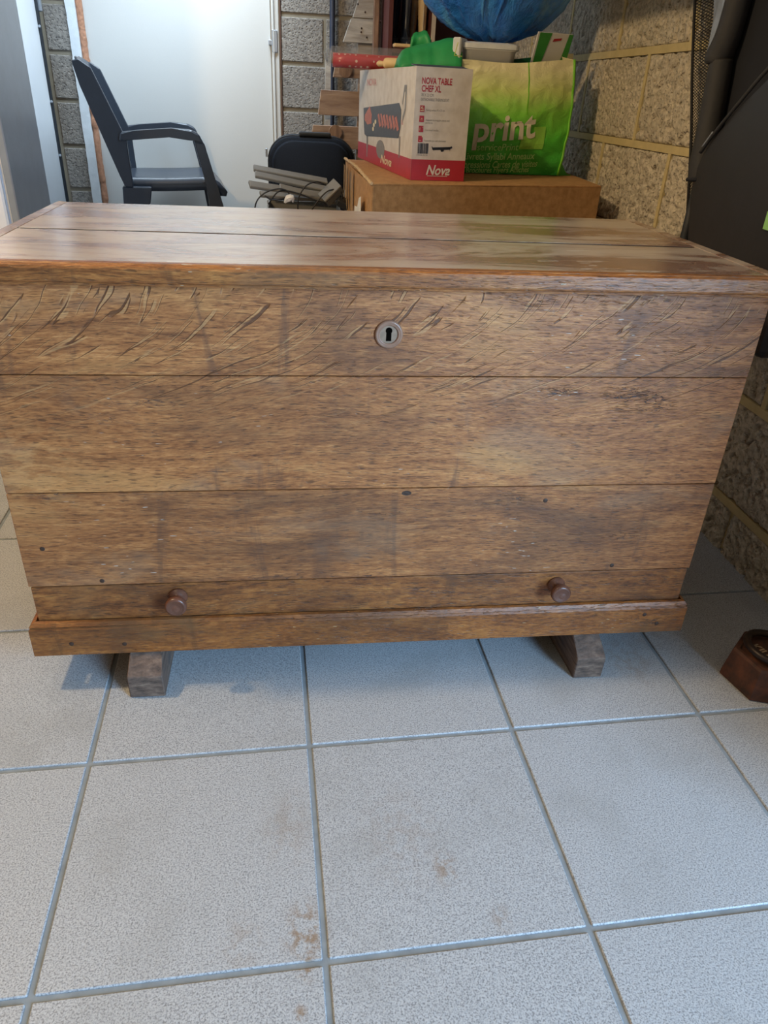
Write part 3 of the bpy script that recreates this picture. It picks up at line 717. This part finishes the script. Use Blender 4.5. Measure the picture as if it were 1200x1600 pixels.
# ================================================================ GREEN SHEET BAG, ROLLS, ROLLING PIN
def build_green_bag():
    mg = Mat('leaf_green_bag'); p = mg.obj(); a = mg.noise(p, 18, 4)
    M_g = mg.out(mg.ramp(a, [(.3, rgb(30, 138, 76)), (.7, rgb(46, 164, 96))]), .5, mg.bump(a, .3, .01))
    t = thing('green_bag', 'plain bright green folded bag lying on the white grill box', 'bag', (.74, 1.40, .8695))
    loops = []
    H = [(0, .004), (.03, .024), (.08, .040), (.16, .050), (.35, .058), (.6, .068), (.8, .078), (.9, .077), (1, .064)]
    def ht(f):
        for (a, p), (b, q) in zip(H, H[1:]):
            if f <= b: return p+(q-p)*(f-a)/(b-a)
        return H[-1][1]
    for i in range(34):
        f = i/33; x = .672+.166*f; h = ht(f); sec = []
        ctl = [(1.352, .0), (1.358, .30), (1.374, .62), (1.392, .86), (1.410, .985), (1.425, 1), (1.440, .95), (1.462, .72), (1.480, .36), (1.490, 0)]
        for y, k in ctl:
            P = Vector((x, y+.012*(1-f)*(1.42-y)/.07, .8698+h*k))
            n = noise.noise(Vector((P.x*26, P.y*26, P.z*26)))*.0045 + noise.noise(P*60)*.002
            cre = .0025*(abs(k-.30) < .01)*(1 if f > .2 else 0)
            if k > .05: P += Vector((0, -n+cre, n*.5))
            P.x += .010*k*(f-.5)
            sec.append(P)
        loops.append(sec)
    obj('body', loft(new(), loops), M_g, t, True)
    hp = []
    for i in range(9):
        f = i/8; hp.append((.715+.055*f, 1.475+.012*math.sin(f*5), .945+.02*math.sin(PI*f)+.004*math.sin(f*11)))
    obj('crumpled_top', loft(new(), [[Vector(q)+Vector((0, .004, -.05)), Vector(q)+Vector((0, -.006, -.02)), Vector(q), Vector(q)+Vector((0, .012, -.02)), Vector(q)+Vector((0, .014, -.05))] for q in hp]), M_g, t, True)
    fn = lambda u, v: (u, 1.3555+(v-.90)*.35, v)
    obj('yellow_outline', tube(tube(new(), [(.822, 1.352, .935), (.814, 1.3455, .905)], .0011, 5), [(.814, 1.3455, .905), (.836, 1.350, .904)], .0011, 5), plain('lime_line', rgb(196, 210, 96), .5), t)
build_green_bag()

def build_rolls():
    t = thing('wrapping_paper_roll', 'red wrapping paper roll with white dots in clear film, lying on the grill box', 'roll', (.64, 1.62, .869))
    m = Mat('red_dotted_paper'); p = m.obj(); v = m.voro(m.map(p, (60, 60, 60)), 1, 'F1', .35)
    M_r = m.out(m.mix(m.step(v, .26, .17), rgb(200, 24, 40), rgb(240, 214, 196)), .3)
    M_f = Mat('clear_film'); M_f.b.inputs['Transmission Weight'].default_value = 0
    tr = M_f.n('BsdfTransparent'); tr.inputs[0].default_value = (.93, .95, .97, 1); gl = M_f.n('BsdfPrincipled'); gl.inputs['Base Color'].default_value = rgb(206, 212, 220); gl.inputs['Roughness'].default_value = .12
    pf = M_f.obj(); M_f.put(gl.inputs['Normal'], M_f.bump(M_f.noise(M_f.map(pf, (8, 40, 40)), 1, 3), .8, .01))
    mx = M_f.n('MixShader'); mx.inputs[0].default_value = .16; M_f.t.links.new(tr.outputs[0], mx.inputs[1]); M_f.t.links.new(gl.outputs[0], mx.inputs[2]); M_f.t.links.new(mx.outputs[0], M_f.o.inputs[0])
    z = .8885
    obj('paper_roll', tube(new(), [(.508, 1.62, z), (.66, 1.622, z), (.80, 1.625, z)], .0185, 24, 4), M_r, t, True)
    obj('tube_core', tube(new(), [(.505, 1.62, z), (.511, 1.62, z)], .009, 12, 1), M_card, t)
    obj('film_sleeve', tube(new(), [(.482, 1.62, z+.012), (.497, 1.62, z+.010), (.512, 1.62, z+.008), (.66, 1.622, z+.010), (.805, 1.625, z+.010)], [.008, .020, .029, .029, .029], 20, 5, .95), M_f.m, t, True)
    M_pale = plain('pale_wood', rgb(222, 196, 150), .55, .08, 25)
    r = thing('rolling_pin', 'pale wooden rolling pin poking out from under the green bag', 'rolling pin', (.66, 1.46, .869))
    obj('barrel', tube(new(), [(.650, 1.50, .8835), (.653, 1.497, .8835), (.70, 1.48, .8835), (.74, 1.47, .8835)], [.010, .0135, .0138, .0138], 14, 3), M_pale, r, True)
    obj('handle', tube(new(), [(.626, 1.512, .882), (.632, 1.509, .882), (.640, 1.505, .882), (.652, 1.5, .8825)], [.003, .008, .007, .006], 12, 4), M_pale, r, True)
    s = thing('pale_wood_strip', 'short pale wooden strip lying over the wrapped red roll', 'wood strip', (.72, 1.62, .9275))
    obj('strip', obox(new(), frame((.735, 1.625, .9335), (1, .05, 0)), .10, .03, .009, .002), M_pale, s)
build_rolls()

# ================================================================ BLUE PLASTIC SACK
def build_blue():
    m = Mat('blue_sack_film'); p = m.obj(); 
    a = m.noise(m.map(p, (14, 14, 5)), 1, 5, .65, 1.2); b = m.noise(p, 40, 4, .6)
    col = m.ramp(m.noise(m.map(p, (7, 7, 4)), 1, 3, .6, .8), [(.34, rgb(34, 104, 206)), (.55, rgb(60, 144, 232)), (.72, rgb(126, 196, 244))])
    M_b = m.out(col, .22, m.bump(m.math('ADD', a, m.math('MULTIPLY', b, .25)), .8, .02), Coat_Weight=.3)
    c = Vector((.955, 1.52, 1.19)); t = thing('blue_sack', 'big bulging blue plastic sack above the green and cream shopping bag', 'sack', (c.x, c.y, .945))
    loops = []; NT, NP = 36, 64
    for i in range(NT+1):
        th = PI*(.02+.96*i/NT); lp = []
        for j in range(NP):
            ph = 2*PI*j/NP
            d = Vector((math.sin(th)*math.cos(ph), math.sin(th)*math.sin(ph), -math.cos(th)))
            rid = noise.noise(Vector((math.cos(ph)*3.2, math.sin(ph)*3.2, th*.6)))
            fold = 1-abs(noise.noise(Vector((math.cos(ph)*5, math.sin(ph)*5, th*1.1+7))))*2
            up = max(0, -math.cos(th)*-1)
            r = .235+.018*rid+.008*max(0, fold)*(.4+.6*math.sin(th)) + .006*noise.noise(d*11)
            P = c+Vector((d.x*r*1.02, d.y*r*.62, d.z*r))
            lp.append(P)
        loops.append(lp)
    obj('film', loft(new(), loops), M_b, t, True)
    neck = [c+Vector((0, 0, .21)), c+Vector((.005, 0, .25)), c+Vector((.0, .01, .29)), c+Vector((-.02, .0, .34))]
    obj('tied_neck', tube(new(), neck, [.07, .022, .02, .05], 14, 5), M_b, t, True)
    for q in range(3):
        a0 = -2.3+.28*q; pts = [c+Vector((math.cos(a0+.10*k)*.242*math.cos(-1.1+.35*k), math.sin(a0)*.150*math.cos(-1.1+.35*k)-.004, math.sin(-1.1+.35*k)*.236)) for k in range(5)]
        obj('crease', tube(new(), pts, [.001, .005, .006, .005, .001], 6, 5), M_b, t, True)
build_blue()

# ================================================================ BACK CORNER: SHELF, BOOTS, PALLETS
M_maroon = plain('maroon_board', rgb(94, 48, 46), .5, .08, 12)
M_edge = plain('pale_board_edge', rgb(196, 184, 172), .6, .06, 30)
def build_shelf_unit():
    t = thing('shelf_unit', 'maroon board shelf unit holding boots behind the bags', 'shelf', (.97, 2.58, 0))
    y0, y1 = 2.43, 2.78
    for x in (.762, .928, 1.22):
        s = obj('upright', box(new(), x, x+.016, y0, y1, 0, 1.5), M_maroon, t); obj('edge_band', box(new(), x, x+.016, y0-.002, y0, 0, 1.5), M_edge if x > .8 else M_maroon, s)
    for z in (.30, .64, .965, 1.36):
        for a, b in ((.778, .928), (.944, 1.22)): obj('shelf_board', box(new(), a, b, y0+.004, y1, z-.016, z), M_maroon, t)
    obj('back_board', box(new(), .762, 1.236, y1, y1+.006, 0, 1.5), M_maroon, t)
build_shelf_unit()
def boot(name, x, y, z, mat, msole, label, lean, s=1., group=None, rot=0.):
    t = thing(name, label, 'boot', (x, y, z), rot, group, True)
    def el(cx, cy, zz, rx, ry, n=14): return [(cx+rx*math.cos(2*PI*i/n), cy+ry*math.sin(2*PI*i/n), zz) for i in range(n)]
    k = s
    obj('upper', loft(new(), [el(0, -.035*k, .012, .023*k, .062*k), el(0, -.035*k, .022*k, .026*k, .066*k), el(0, -.025*k, .04*k, .025*k, .055*k), el(.002, .0, .06*k, .021*k, .034*k), el(lean*.3, .01, .09*k, .020*k, .029*k), el(lean*.7, .012, .15*k, .023*k, .033*k), el(lean, .012, .22*k, .026*k, .036*k), el(lean, .012, .26*k, .027*k, .037*k)]), mat, t, True)
    obj('sole', loft(new(), [el(0, -.03*k, 0, .024*k, .068*k), el(0, -.03*k, .010*k, .026*k, .071*k), el(0, -.03*k, .014*k, .0265*k, .072*k)]), msole, t)
    obj('welt', loft(new(), [el(0, -.025*k, .040*k, .0258*k, .057*k), el(0, -.022*k, .046*k, .0262*k, .054*k), el(0, -.018*k, .050*k, .0245*k, .050*k)]), msole, t)
    obj('pull_seam', tube(new(), [(0, -.070*k, .05*k), (lean*.3, -.022*k, .09*k), (lean*.7, -.022*k, .15*k), (lean, -.025*k, .24*k)], .0022, 6), msole, t, True)
def build_boots():
    navy = plain('navy_rubber', rgb(40, 50, 70), .35, .2, 20); nsole = plain('navy_sole', rgb(52, 60, 76), .5)
    cream = plain('cream_rubber', rgb(214, 184, 138), .5, .08, 15); csole = plain('cream_sole', rgb(222, 206, 178), .6)
    z = .965
    boot('rubber_boot', .800, 2.60, z, navy, nsole, 'navy rubber boot nearest the left side board of the maroon shelf', .010, .8, 'boots on the maroon shelf')
    boot('rubber_boot', .842, 2.53, z, navy, nsole, 'navy rubber boot standing next to the cream boots', .003, .8, 'boots on the maroon shelf')
    boot('rubber_boot', .880, 2.61, z, cream, csole, 'cream boot standing next to the navy boots', .004, .66, 'boots on the maroon shelf')
    boot('rubber_boot', .9055, 2.50, z, cream, csole, 'cream boot nearest the pale edged shelf divider', -.003, .72, 'boots on the maroon shelf')
    t = thing('treaded_shoe', 'dark shoe with ridged sole on end behind the cream boots', 'shoe', (.915, 2.65, .965))
    M = frame((.918, 2.66, 1.045), (0, 0, 1), (0, -1, 0))
    obj('sole', obox(new(), M, .155, .022, .05, .008), M_rubber, t)
    for i in range(12): obj('tread', obox(new(), Matrix.Translation((.905, 2.655, .975+.0125*i)), .006, .05, .006), plain('tread_rubber', rgb(58, 60, 64), .7) if i == 0 else bpy.data.materials['tread_rubber'], t)
build_boots()

def wood(name, d, l, sx=(6, 40, 40), rough=.8):
    m = Mat(name); p = m.obj(); a = m.noise(m.map(p, sx), 1, 5, .65, .6); b = m.noise(p, 14, 3)
    c = m.ramp(a, [(.3, d), (.65, l)]); c = m.mix(m.step(b, .55, .75, 0, .4), c, d)
    return m.out(c, rough, m.bump(a, .4, .003))
M_pal = wood('pallet_wood', rgb(134, 108, 92), rgb(176, 150, 128))
M_palw = wood('grey_pallet_wood', rgb(136, 128, 120), rgb(188, 182, 172))
M_post = wood('post_wood', rgb(98, 76, 64), rgb(160, 128, 104), (40, 40, 5))
def build_pallets():
    t = thing('wooden_pallet', 'small brown slatted wooden pallet leaning on the back wall behind the suitcase', 'pallet', (.60, 2.55, 0))
    def slat(x0, x1, z0, z1, y, sl):
        bm = prism(new(), [(x0, z0), (x1, z0), (x1, z1), (x0+sl, z1)], 'y', y, y+.018, .0015)
        obj('slat', bm, M_pal, t)
    slat(.462, .74, .60, .685, 2.529, .014); slat(.497, .74, .722, .812, 2.543, .012); slat(.558, .74, .858, .912, 2.557-.004, .010)
    
    L = lambda x, w, mat: obj('stringer', loft(new(), [[(x, 2.50, 0), (x+w, 2.50, 0), (x+w, 2.53, 0), (x, 2.53, 0)], [(x+.01, 2.605, .93), (x+w+.01, 2.605, .93), (x+w+.01, 2.635, .93), (x+.01, 2.635, .93)]]), mat, t)
    L(.655, .04, M_pal); L(.52, .022, M_palw)
    for x, z, y in ((.607, .885, 2.551), (.568, .662, 2.527)):
        obj('log_end', lathe(new(), [(.002, 0), (.024, 0), (.027, .004), (.027, .02)], axisM((x, y, z), (0, -1, 0)).copy(), 18), M_post, t)
    g = thing('grey_board_pallet', 'grey weathered board panel with brown post standing by the maroon shelf', 'pallet', (.70, 2.68, 0))
    for z0, z1, a, b in ((.985, 1.066, .602, .726), (1.070, 1.16, .640, .726), (1.164, 1.26, .665, .726)):
        bm = prism(new(), [(a, z0), (.726, z0), (.726, z1), (b*0+a+.032, z1)], 'y', 2.64, 2.66, .001); obj('board', bm, M_palw, g)
    obj('board', box(new(), .665, .724, 2.66, 2.68, .30, .985, .001), M_palw, g)
    for z0, z1 in ((.96, 1.064), (1.068, 1.26)): obj('board', box(new(), .748, .758, 2.655, 2.675, z0, z1, .001), M_palw, g)
    obj('post', box(new(), .722, .745, 2.61, 2.64, 0, 1.3, .003), M_post, g)
    for x, z in ((.677, 1.035), (.676, 1.022), (.69, 1.09), (.66, 1.115), (.699, 1.005)): obj('nail', lathe(new(), [(.0001, 0), (.0038, 0), (.003, .002), (.0001, .0025)], axisM((x, 2.64, z), (0, -1, 0)), 8), M_iron, g)
    rooted('steel_pole', tube(new(), [(.565, 2.77, 0), (.565, 2.77, .8), (.565, 2.77, 1.5)], .012, 10, 2), plain('blue_grey_steel', rgb(66, 74, 92), .4, .1, 30, metal=.5), (.565, 2.77, 0), 'thin blue-grey steel pole upright against the back wall', 'pole', smooth=True)
build_pallets()

# ================================================================ SUITCASE, STRIPS WITH CABLES
def build_suitcase():
    m = Mat('black_nylon'); p = m.obj(); a = m.noise(p, 300, 2)
    M_n = m.out(m.ramp(a, [(.3, rgb(15, 19, 27)), (.7, rgb(25, 29, 38))]), .85, m.bump(a, .3, .001), spec=.2)
    t = thing('suitcase', 'black soft suitcase with rounded top standing before the brown pallet', 'suitcase', (.463, 2.36, 0))
    def out(x0, x1, z0, z1, r, y, n=8):
        pts = []
        for cx, cz, a0 in ((x1-r, z1-r, 0), (x0+r, z1-r, 90), (x0+.02, z0+.02, 180), (x1-.02, z0+.02, 270)):
            rr = r if a0 < 180 else .02
            for i in range(n+1): a = math.radians(a0+i*90/n); pts.append((cx+rr*math.cos(a), y, cz+rr*math.sin(a)))
        return pts
    x0, x1, zt = .297, .632, .652
    obj('body', loft(new(), [out(x0+.006, x1-.006, .032, zt-.006, .088, 2.285), out(x0, x1, .025, zt, .09, 2.30), out(x0, x1, .025, zt, .09, 2.46), out(x0+.006, x1-.006, .03, zt-.006, .09, 2.47)]), M_n, t, True)
    obj('front_pocket', loft(new(), [out(x0+.02, x1-.02, .05, zt-.02, .08, 2.27), out(x0+.012, x1-.012, .045, zt-.013, .085, 2.285)]), M_n, t, True)
    ps = out(x0-.001, x1+.001, .025, zt+.001, .09, 2.305)
    obj('zip_piping', tube(new(), ps+[ps[0]], .004, 6, 1), M_rubber, t, True)
    obj('carry_handle', box(new(), .415, .538, 2.29, 2.34, zt+.001, zt+.016, .006, 2), M_rubber, t)
    obj('zip_pull', box(new(), x0-.012, x0-.004, 2.297, 2.303, .575, .605, .001), M_alu, t)
    for x in (.34, .59): obj('wheel', lathe(new(), [(.004, -.012), (.017, -.012), (.018, -.008), (.018, .008), (.017, .012), (.004, .012)], axisM((x, 2.44, .018), (1, 0, 0)), 14), M_rubber, t)
build_suitcase()
def build_strips():
    M_gs = plain('grey_plastic_strip', rgb(122, 121, 117), .45, .08, 12); M_dk = plain('dark_grey_plastic', rgb(84, 86, 88), .5, .12, 30)
    b = thing('grey_bin', 'grey plastic bin full of strips behind the chest', 'bin', (.44, 1.66, 0))
    bx = new()
    x0, x1, y0, y1, h = .305, .535, 1.575, 1.76, .485
    for q in ((x0, x0+.004, y0, y1), (x1-.004, x1, y0, y1), (x0+.004, x1-.004, y0, y0+.004), (x0+.004, x1-.004, y1-.004, y1)): box(bx, q[0], q[1], q[2], q[3], .004, h)
    obj('body', box(bx, x0, x1, y0, y1, 0, .004), M_gs, b)
    obj('rim', box(new(), x0-.004, x1+.004, y0-.005, y0, h-.012, h), M_gs, b); obj('rim', box(new(), x0-.004, x1+.004, y1, y1+.005, h-.012, h), M_gs, b)
    S_ = [((.252, 1.60, .548), (.545, 1.68, .506), .034), ((.268, 1.672, .570), (.56, 1.715, .518), .03), ((.262, 1.72, .584), (.50, 1.755, .548), .03),
          ((.285, 1.57, .525), (.50, 1.62, .510), .026), ((.345, 1.56, .548), (.56, 1.60, .500), .028)]
    for i, (p, q, w) in enumerate(S_):
        p, q = Vector(p), Vector(q); d = q-p
        rooted('trunking_strip', obox(new(), frame((p+q)/2, d, (0, -.45, 1)), d.length, w, .010, .002), M_gs, (p+q)/2,
               ('grey plastic strip reaching furthest left over the bin rim', 'second grey plastic strip across the bin', 'rearmost grey plastic strip by the black suitcase', 'short grey plastic strip low at the bin front', 'grey plastic strip lying right beside the cardboard box')[i], 'strip', 'grey strips on the bin')
    a = thing('power_adapter', 'dark grey power adapter box among the strips and cables', 'adapter', (.50, 1.60, .53))
    M = frame((.505, 1.548, .536), (.8, .1, .75), (-.6, -.5, .7))
    obj('case', obox(new(), M, .065, .05, .022, .003), M_dk, a)
    obj('cover', obox(new(), M @ Matrix.Translation((0, 0, .014)), .067, .052, .005, .001), M_gs, a)
    a2 = thing('plug_block', 'black plug block at the right end of the cables', 'plug', (.54, 1.56, .51))
    obj('case', obox(new(), frame((.538, 1.535, .512), (1, .1, -.5), (.2, -.6, 1)), .04, .03, .022, .003), M_rubber, a2)
    cab = plain('black_cable', rgb(28, 28, 32), .45); C = [
        ([(.268, 1.53, .44), (.272, 1.53, .50), (.300, 1.535, .532), (.345, 1.54, .545), (.372, 1.54, .536), (.365, 1.535, .522), (.325, 1.53, .514), (.300, 1.53, .525)], 'black cable looping down over the left of the bin'),
        ([(.400, 1.53, .47), (.402, 1.53, .52), (.425, 1.535, .556), (.458, 1.54, .568), (.486, 1.545, .560)], 'black cable arching up before the strips'),
        ([(.43, 1.525, .47), (.46, 1.525, .515), (.492, 1.528, .545), (.525, 1.53, .548), (.536, 1.53, .530), (.525, 1.53, .50)], 'black cable crossing the power adapter'),
        ([(.310, 1.545, .50), (.345, 1.545, .538), (.40, 1.545, .533), (.455, 1.545, .515), (.50, 1.545, .50)], 'black cable lying along the strips')]
    for pts, lb in C: rooted('cable', tube(new(), pts, .0024, 6, 6), cab, pts[0], lb, 'cable', 'cables on the bin', True)
    rooted('foil_scrap', tube(new(), [(.360, 1.525, .508), (.370, 1.522, .520), (.382, 1.522, .523), (.385, 1.525, .510)], [.003, .011, .009, .002], 7, 3), plain('white_foil', rgb(230, 232, 236), .3), (.37, 1.525, .505), 'crumpled white scrap caught between the cables', 'scrap')
build_strips()

# ================================================================ PLASTIC ARMCHAIR
def build_chair():
    M_c = plain('dark_green_grey_plastic', rgb(52, 58, 68), .32, .06, 40)
    t = thing('garden_chair', 'dark grey plastic garden armchair standing before the white door', 'chair', (-.12, 2.47, 0), .139)
    hw = .225
    def back_sec(y, z):
        f = (z-.46)/.40; x = -.158-.128*f; dep = -.018*(1-(y/hw)**2)*1.0
        return x+dep
    # back panel (curved shell) with side posts
    loops = []
    for i in range(13):
        z = .47+.392*i/12; lp = []
        ws = hw*(1-.05*(i/12)**3)
        ys = [-ws+2*ws*k/12 for k in range(13)]
        crown = .012*(1-(i/12))
        top = lambda y: z + (.018*(1-(y/hw)**2) if i == 12 else 0)
        lp = [(back_sec(y, z)+.026, y, top(y)) for y in ys] + [(back_sec(y, z)+.014, y, top(y)) for y in ys[::-1]]
        loops.append(lp)
    bk = obj('backrest', loft(new(), loops), M_c, t, True)
    for s in (-1, 1):
        P = [(-.286, .862), (-.270, .79), (-.170, .493), (-.158, .46), (-.128, .46), (-.133, .62), (-.226, .845), (-.262, .868)]
        obj('back_post', prism(new(), P, 'y', s*hw-.014, s*hw+.014, .003), M_c, t)
        # armrest: flat top rail curving into the front leg
        A = [(-.152, .645), (-.10, .652), (.03, .664), (.10, .661), (.128, .648), (.145, .615), (.112, .622), (.09, .632), (.02, .634), (-.10, .622), (-.160, .615)]
        obj('armrest', prism(new(), A, 'y', s*(hw+.012)-.024, s*(hw+.012)+.024, .006), M_c, t)
        Lf = [(.108, .632), (.146, .618), (.185, .47), (.203, .40), (.235, 0), (.200, 0), (.150, .40), (.143, .47)]
        obj('leg', prism(new(), Lf, 'y', s*(hw+.004)-.018, s*(hw+.004)+.018, .004), M_c, t)
        Lr = [(-.168, .46), (-.06, .46), (-.072, .40), (-.09, .385), (-.19, 0), (-.235, 0), (-.172, .38)]
        obj('leg', prism(new(), Lr, 'y', s*(hw-.012)-.022, s*(hw-.012)+.022, .004), M_c, t)
    # seat shell with rolled front lip and side aprons
    loops = []
    for i in range(15):
        f = i/14; x = -.15+.375*f; dip = -.014*math.sin(PI*min(1, f*1.1)); lip = -.055*max(0, (f-.80)/.2)**2
        y_ = [-(hw-.02)+2*(hw-.02)*k/10 for k in range(11)]
        up = [(x, y, .487+.012*f+dip*(1-(y/hw)**2)+lip) for y in y_]; dn = [(x-.006*f, y, p[2]-.016-(.03 if abs(y) > hw-.04 and f < .93 else 0)) for y, p in zip(y_[::-1], up[::-1])]
        loops.append(up+dn)
    obj('seat', loft(new(), loops), M_c, t, True)
build_chair()

# ================================================================ BLACK FRAME WITH MESH BY THE WALL
def build_frame():
    M_v = plain('black_vinyl', rgb(38, 38, 40), .5, .15, 6, bump=.3, bd=.01)
    M_t = plain('black_sleeve_cloth', rgb(46, 46, 48), .7, .15, 18, bump=.4, bd=.006)
    M_net = plain('black_net', rgb(26, 26, 28), .8)
    M_sh = plain('grey_polythene', rgb(132, 140, 152), .25, .2, 12, bump=.5, bd=.008)
    M_d = plain('navy_black_cloth', rgb(20, 23, 32), .85, .1, 12)
    t = thing('folding_cot', 'black folded cot frame with net edge and vinyl pad leaning on the block wall', 'folding cot', (1.2, .6, 0))
    # vinyl pad
    P = [(.245, .448), (.262, .438), (.50, .50), (.582, .56), (.612, .66), (.625, .70), (.60, .735), (.573, .765), (.52, .81), (.447, .867), (.38, .90), (.25, .90)]
    bm = prism(new(), P, 'x', 1.172, 1.205, .008)
    for v in bm.verts: v.co.x += .25*max(0, .70-v.co.z)*.0
    obj('vinyl_pad', bm, M_v, t)
    obj('zip_edge', tube(new(), [(1.168, .605, .738), (1.168, .575, .768), (1.168, .52, .815), (1.168, .447, .873), (1.168, .38, .906)], .0035, 6), M_t, t, True)
    obj('zip_tape', tube(new(), [(1.1655, .598, .748), (1.165, .585, .760), (1.165, .571, .774)], .0022, 6), M_sh, t, True)
    # dark cloth behind, up out of frame
    obj('backing_cloth', prism(new(), [(.25, .88), (.45, .86), (.60, .73), (.64, .70), (.655, .95), (.60, 1.17), (.25, 1.17)], 'x', 1.212, 1.228), M_d, t)
    # padded sleeve over the tube, upper part and overlapping lower part
    obj('pole_sleeve', tube(new(), [(1.188, .612, 1.17), (1.188, .630, 1.04), (1.188, .640, .94), (1.186, .654, .895), (1.186, .656, .885)], [.022, .022, .023, .026, .018], 12, 6), M_t, t, True)
    obj('pole_sleeve', tube(new(), [(1.188, .645, .892), (1.189, .642, .86), (1.190, .636, .79), (1.190, .628, .72), (1.188, .622, .685)], [.021, .022, .023, .025, .022], 12, 6), M_t, t, True)
    obj('sleeve_strap', torus(new(), axisM((1.188, .622, .688), (0, .1, 1)), .022, .004, 16, 6), M_d, t, True)
    # pole down to the floor
    obj('pole', tube(new(), [(1.188, .622, .70), (1.186, .63, .3), (1.18, .64, 0)], .010, 10, 3), M_rubber, t, True)
    # net: crossing strands between the pole and its edge cord
    bm = new()
    def edge(z): return Vector((1.240, .712+.45*(z-.564)+.004*math.sin(z*22), z))
    def inner(z): return Vector((1.214, .635+.05*math.sin(max(0, z-.5)*2), z))
    nz = 110
    for i in range(nz):
        z = .46+.62*i/nz; a, b = inner(z), edge(z)
        c1, c2 = inner(z), edge(z+.05); d1, d2 = inner(z+.05), edge(z)
        for p, q in ((c1, c2), (d1, d2)):
            s = .0009; vs = [bm.verts.new(p+Vector((0, 0, -s))), bm.verts.new(q+Vector((0, 0, -s))), bm.verts.new(q+Vector((-.0, 0, s))), bm.verts.new(p+Vector((0, 0, s)))]
            bm.faces.new(vs)
            vs = [bm.verts.new(p+Vector((-s, 0, 0))), bm.verts.new(q+Vector((-s, 0, 0))), bm.verts.new(q+Vector((s, 0, 0))), bm.verts.new(p+Vector((s, 0, 0)))]
            bm.faces.new(vs)
    obj('net', bm, M_net, t, kind='stuff')
    obj('net_cord', tube(new(), [edge(z) for z in (.44, .6, .75, .9, 1.12)], .0035, 6), M_net, t, True)
    obj('polythene_sheet', loft(new(), [[(1.205+.006*math.sin(k*1.7+z*40), .70+.026*k*(.25+max(0, z-.88)*3.2), z) for k in range(5)] for z in (.90, .93, .96, 1.0, 1.05, 1.15)], False, False), M_sh, t, True)
    obj('green_tag', box(new(), 1.166, 1.171, .300, .334, .640, .668), plain('pale_green_tag', rgb(150, 210, 130), .5), t)
build_frame()
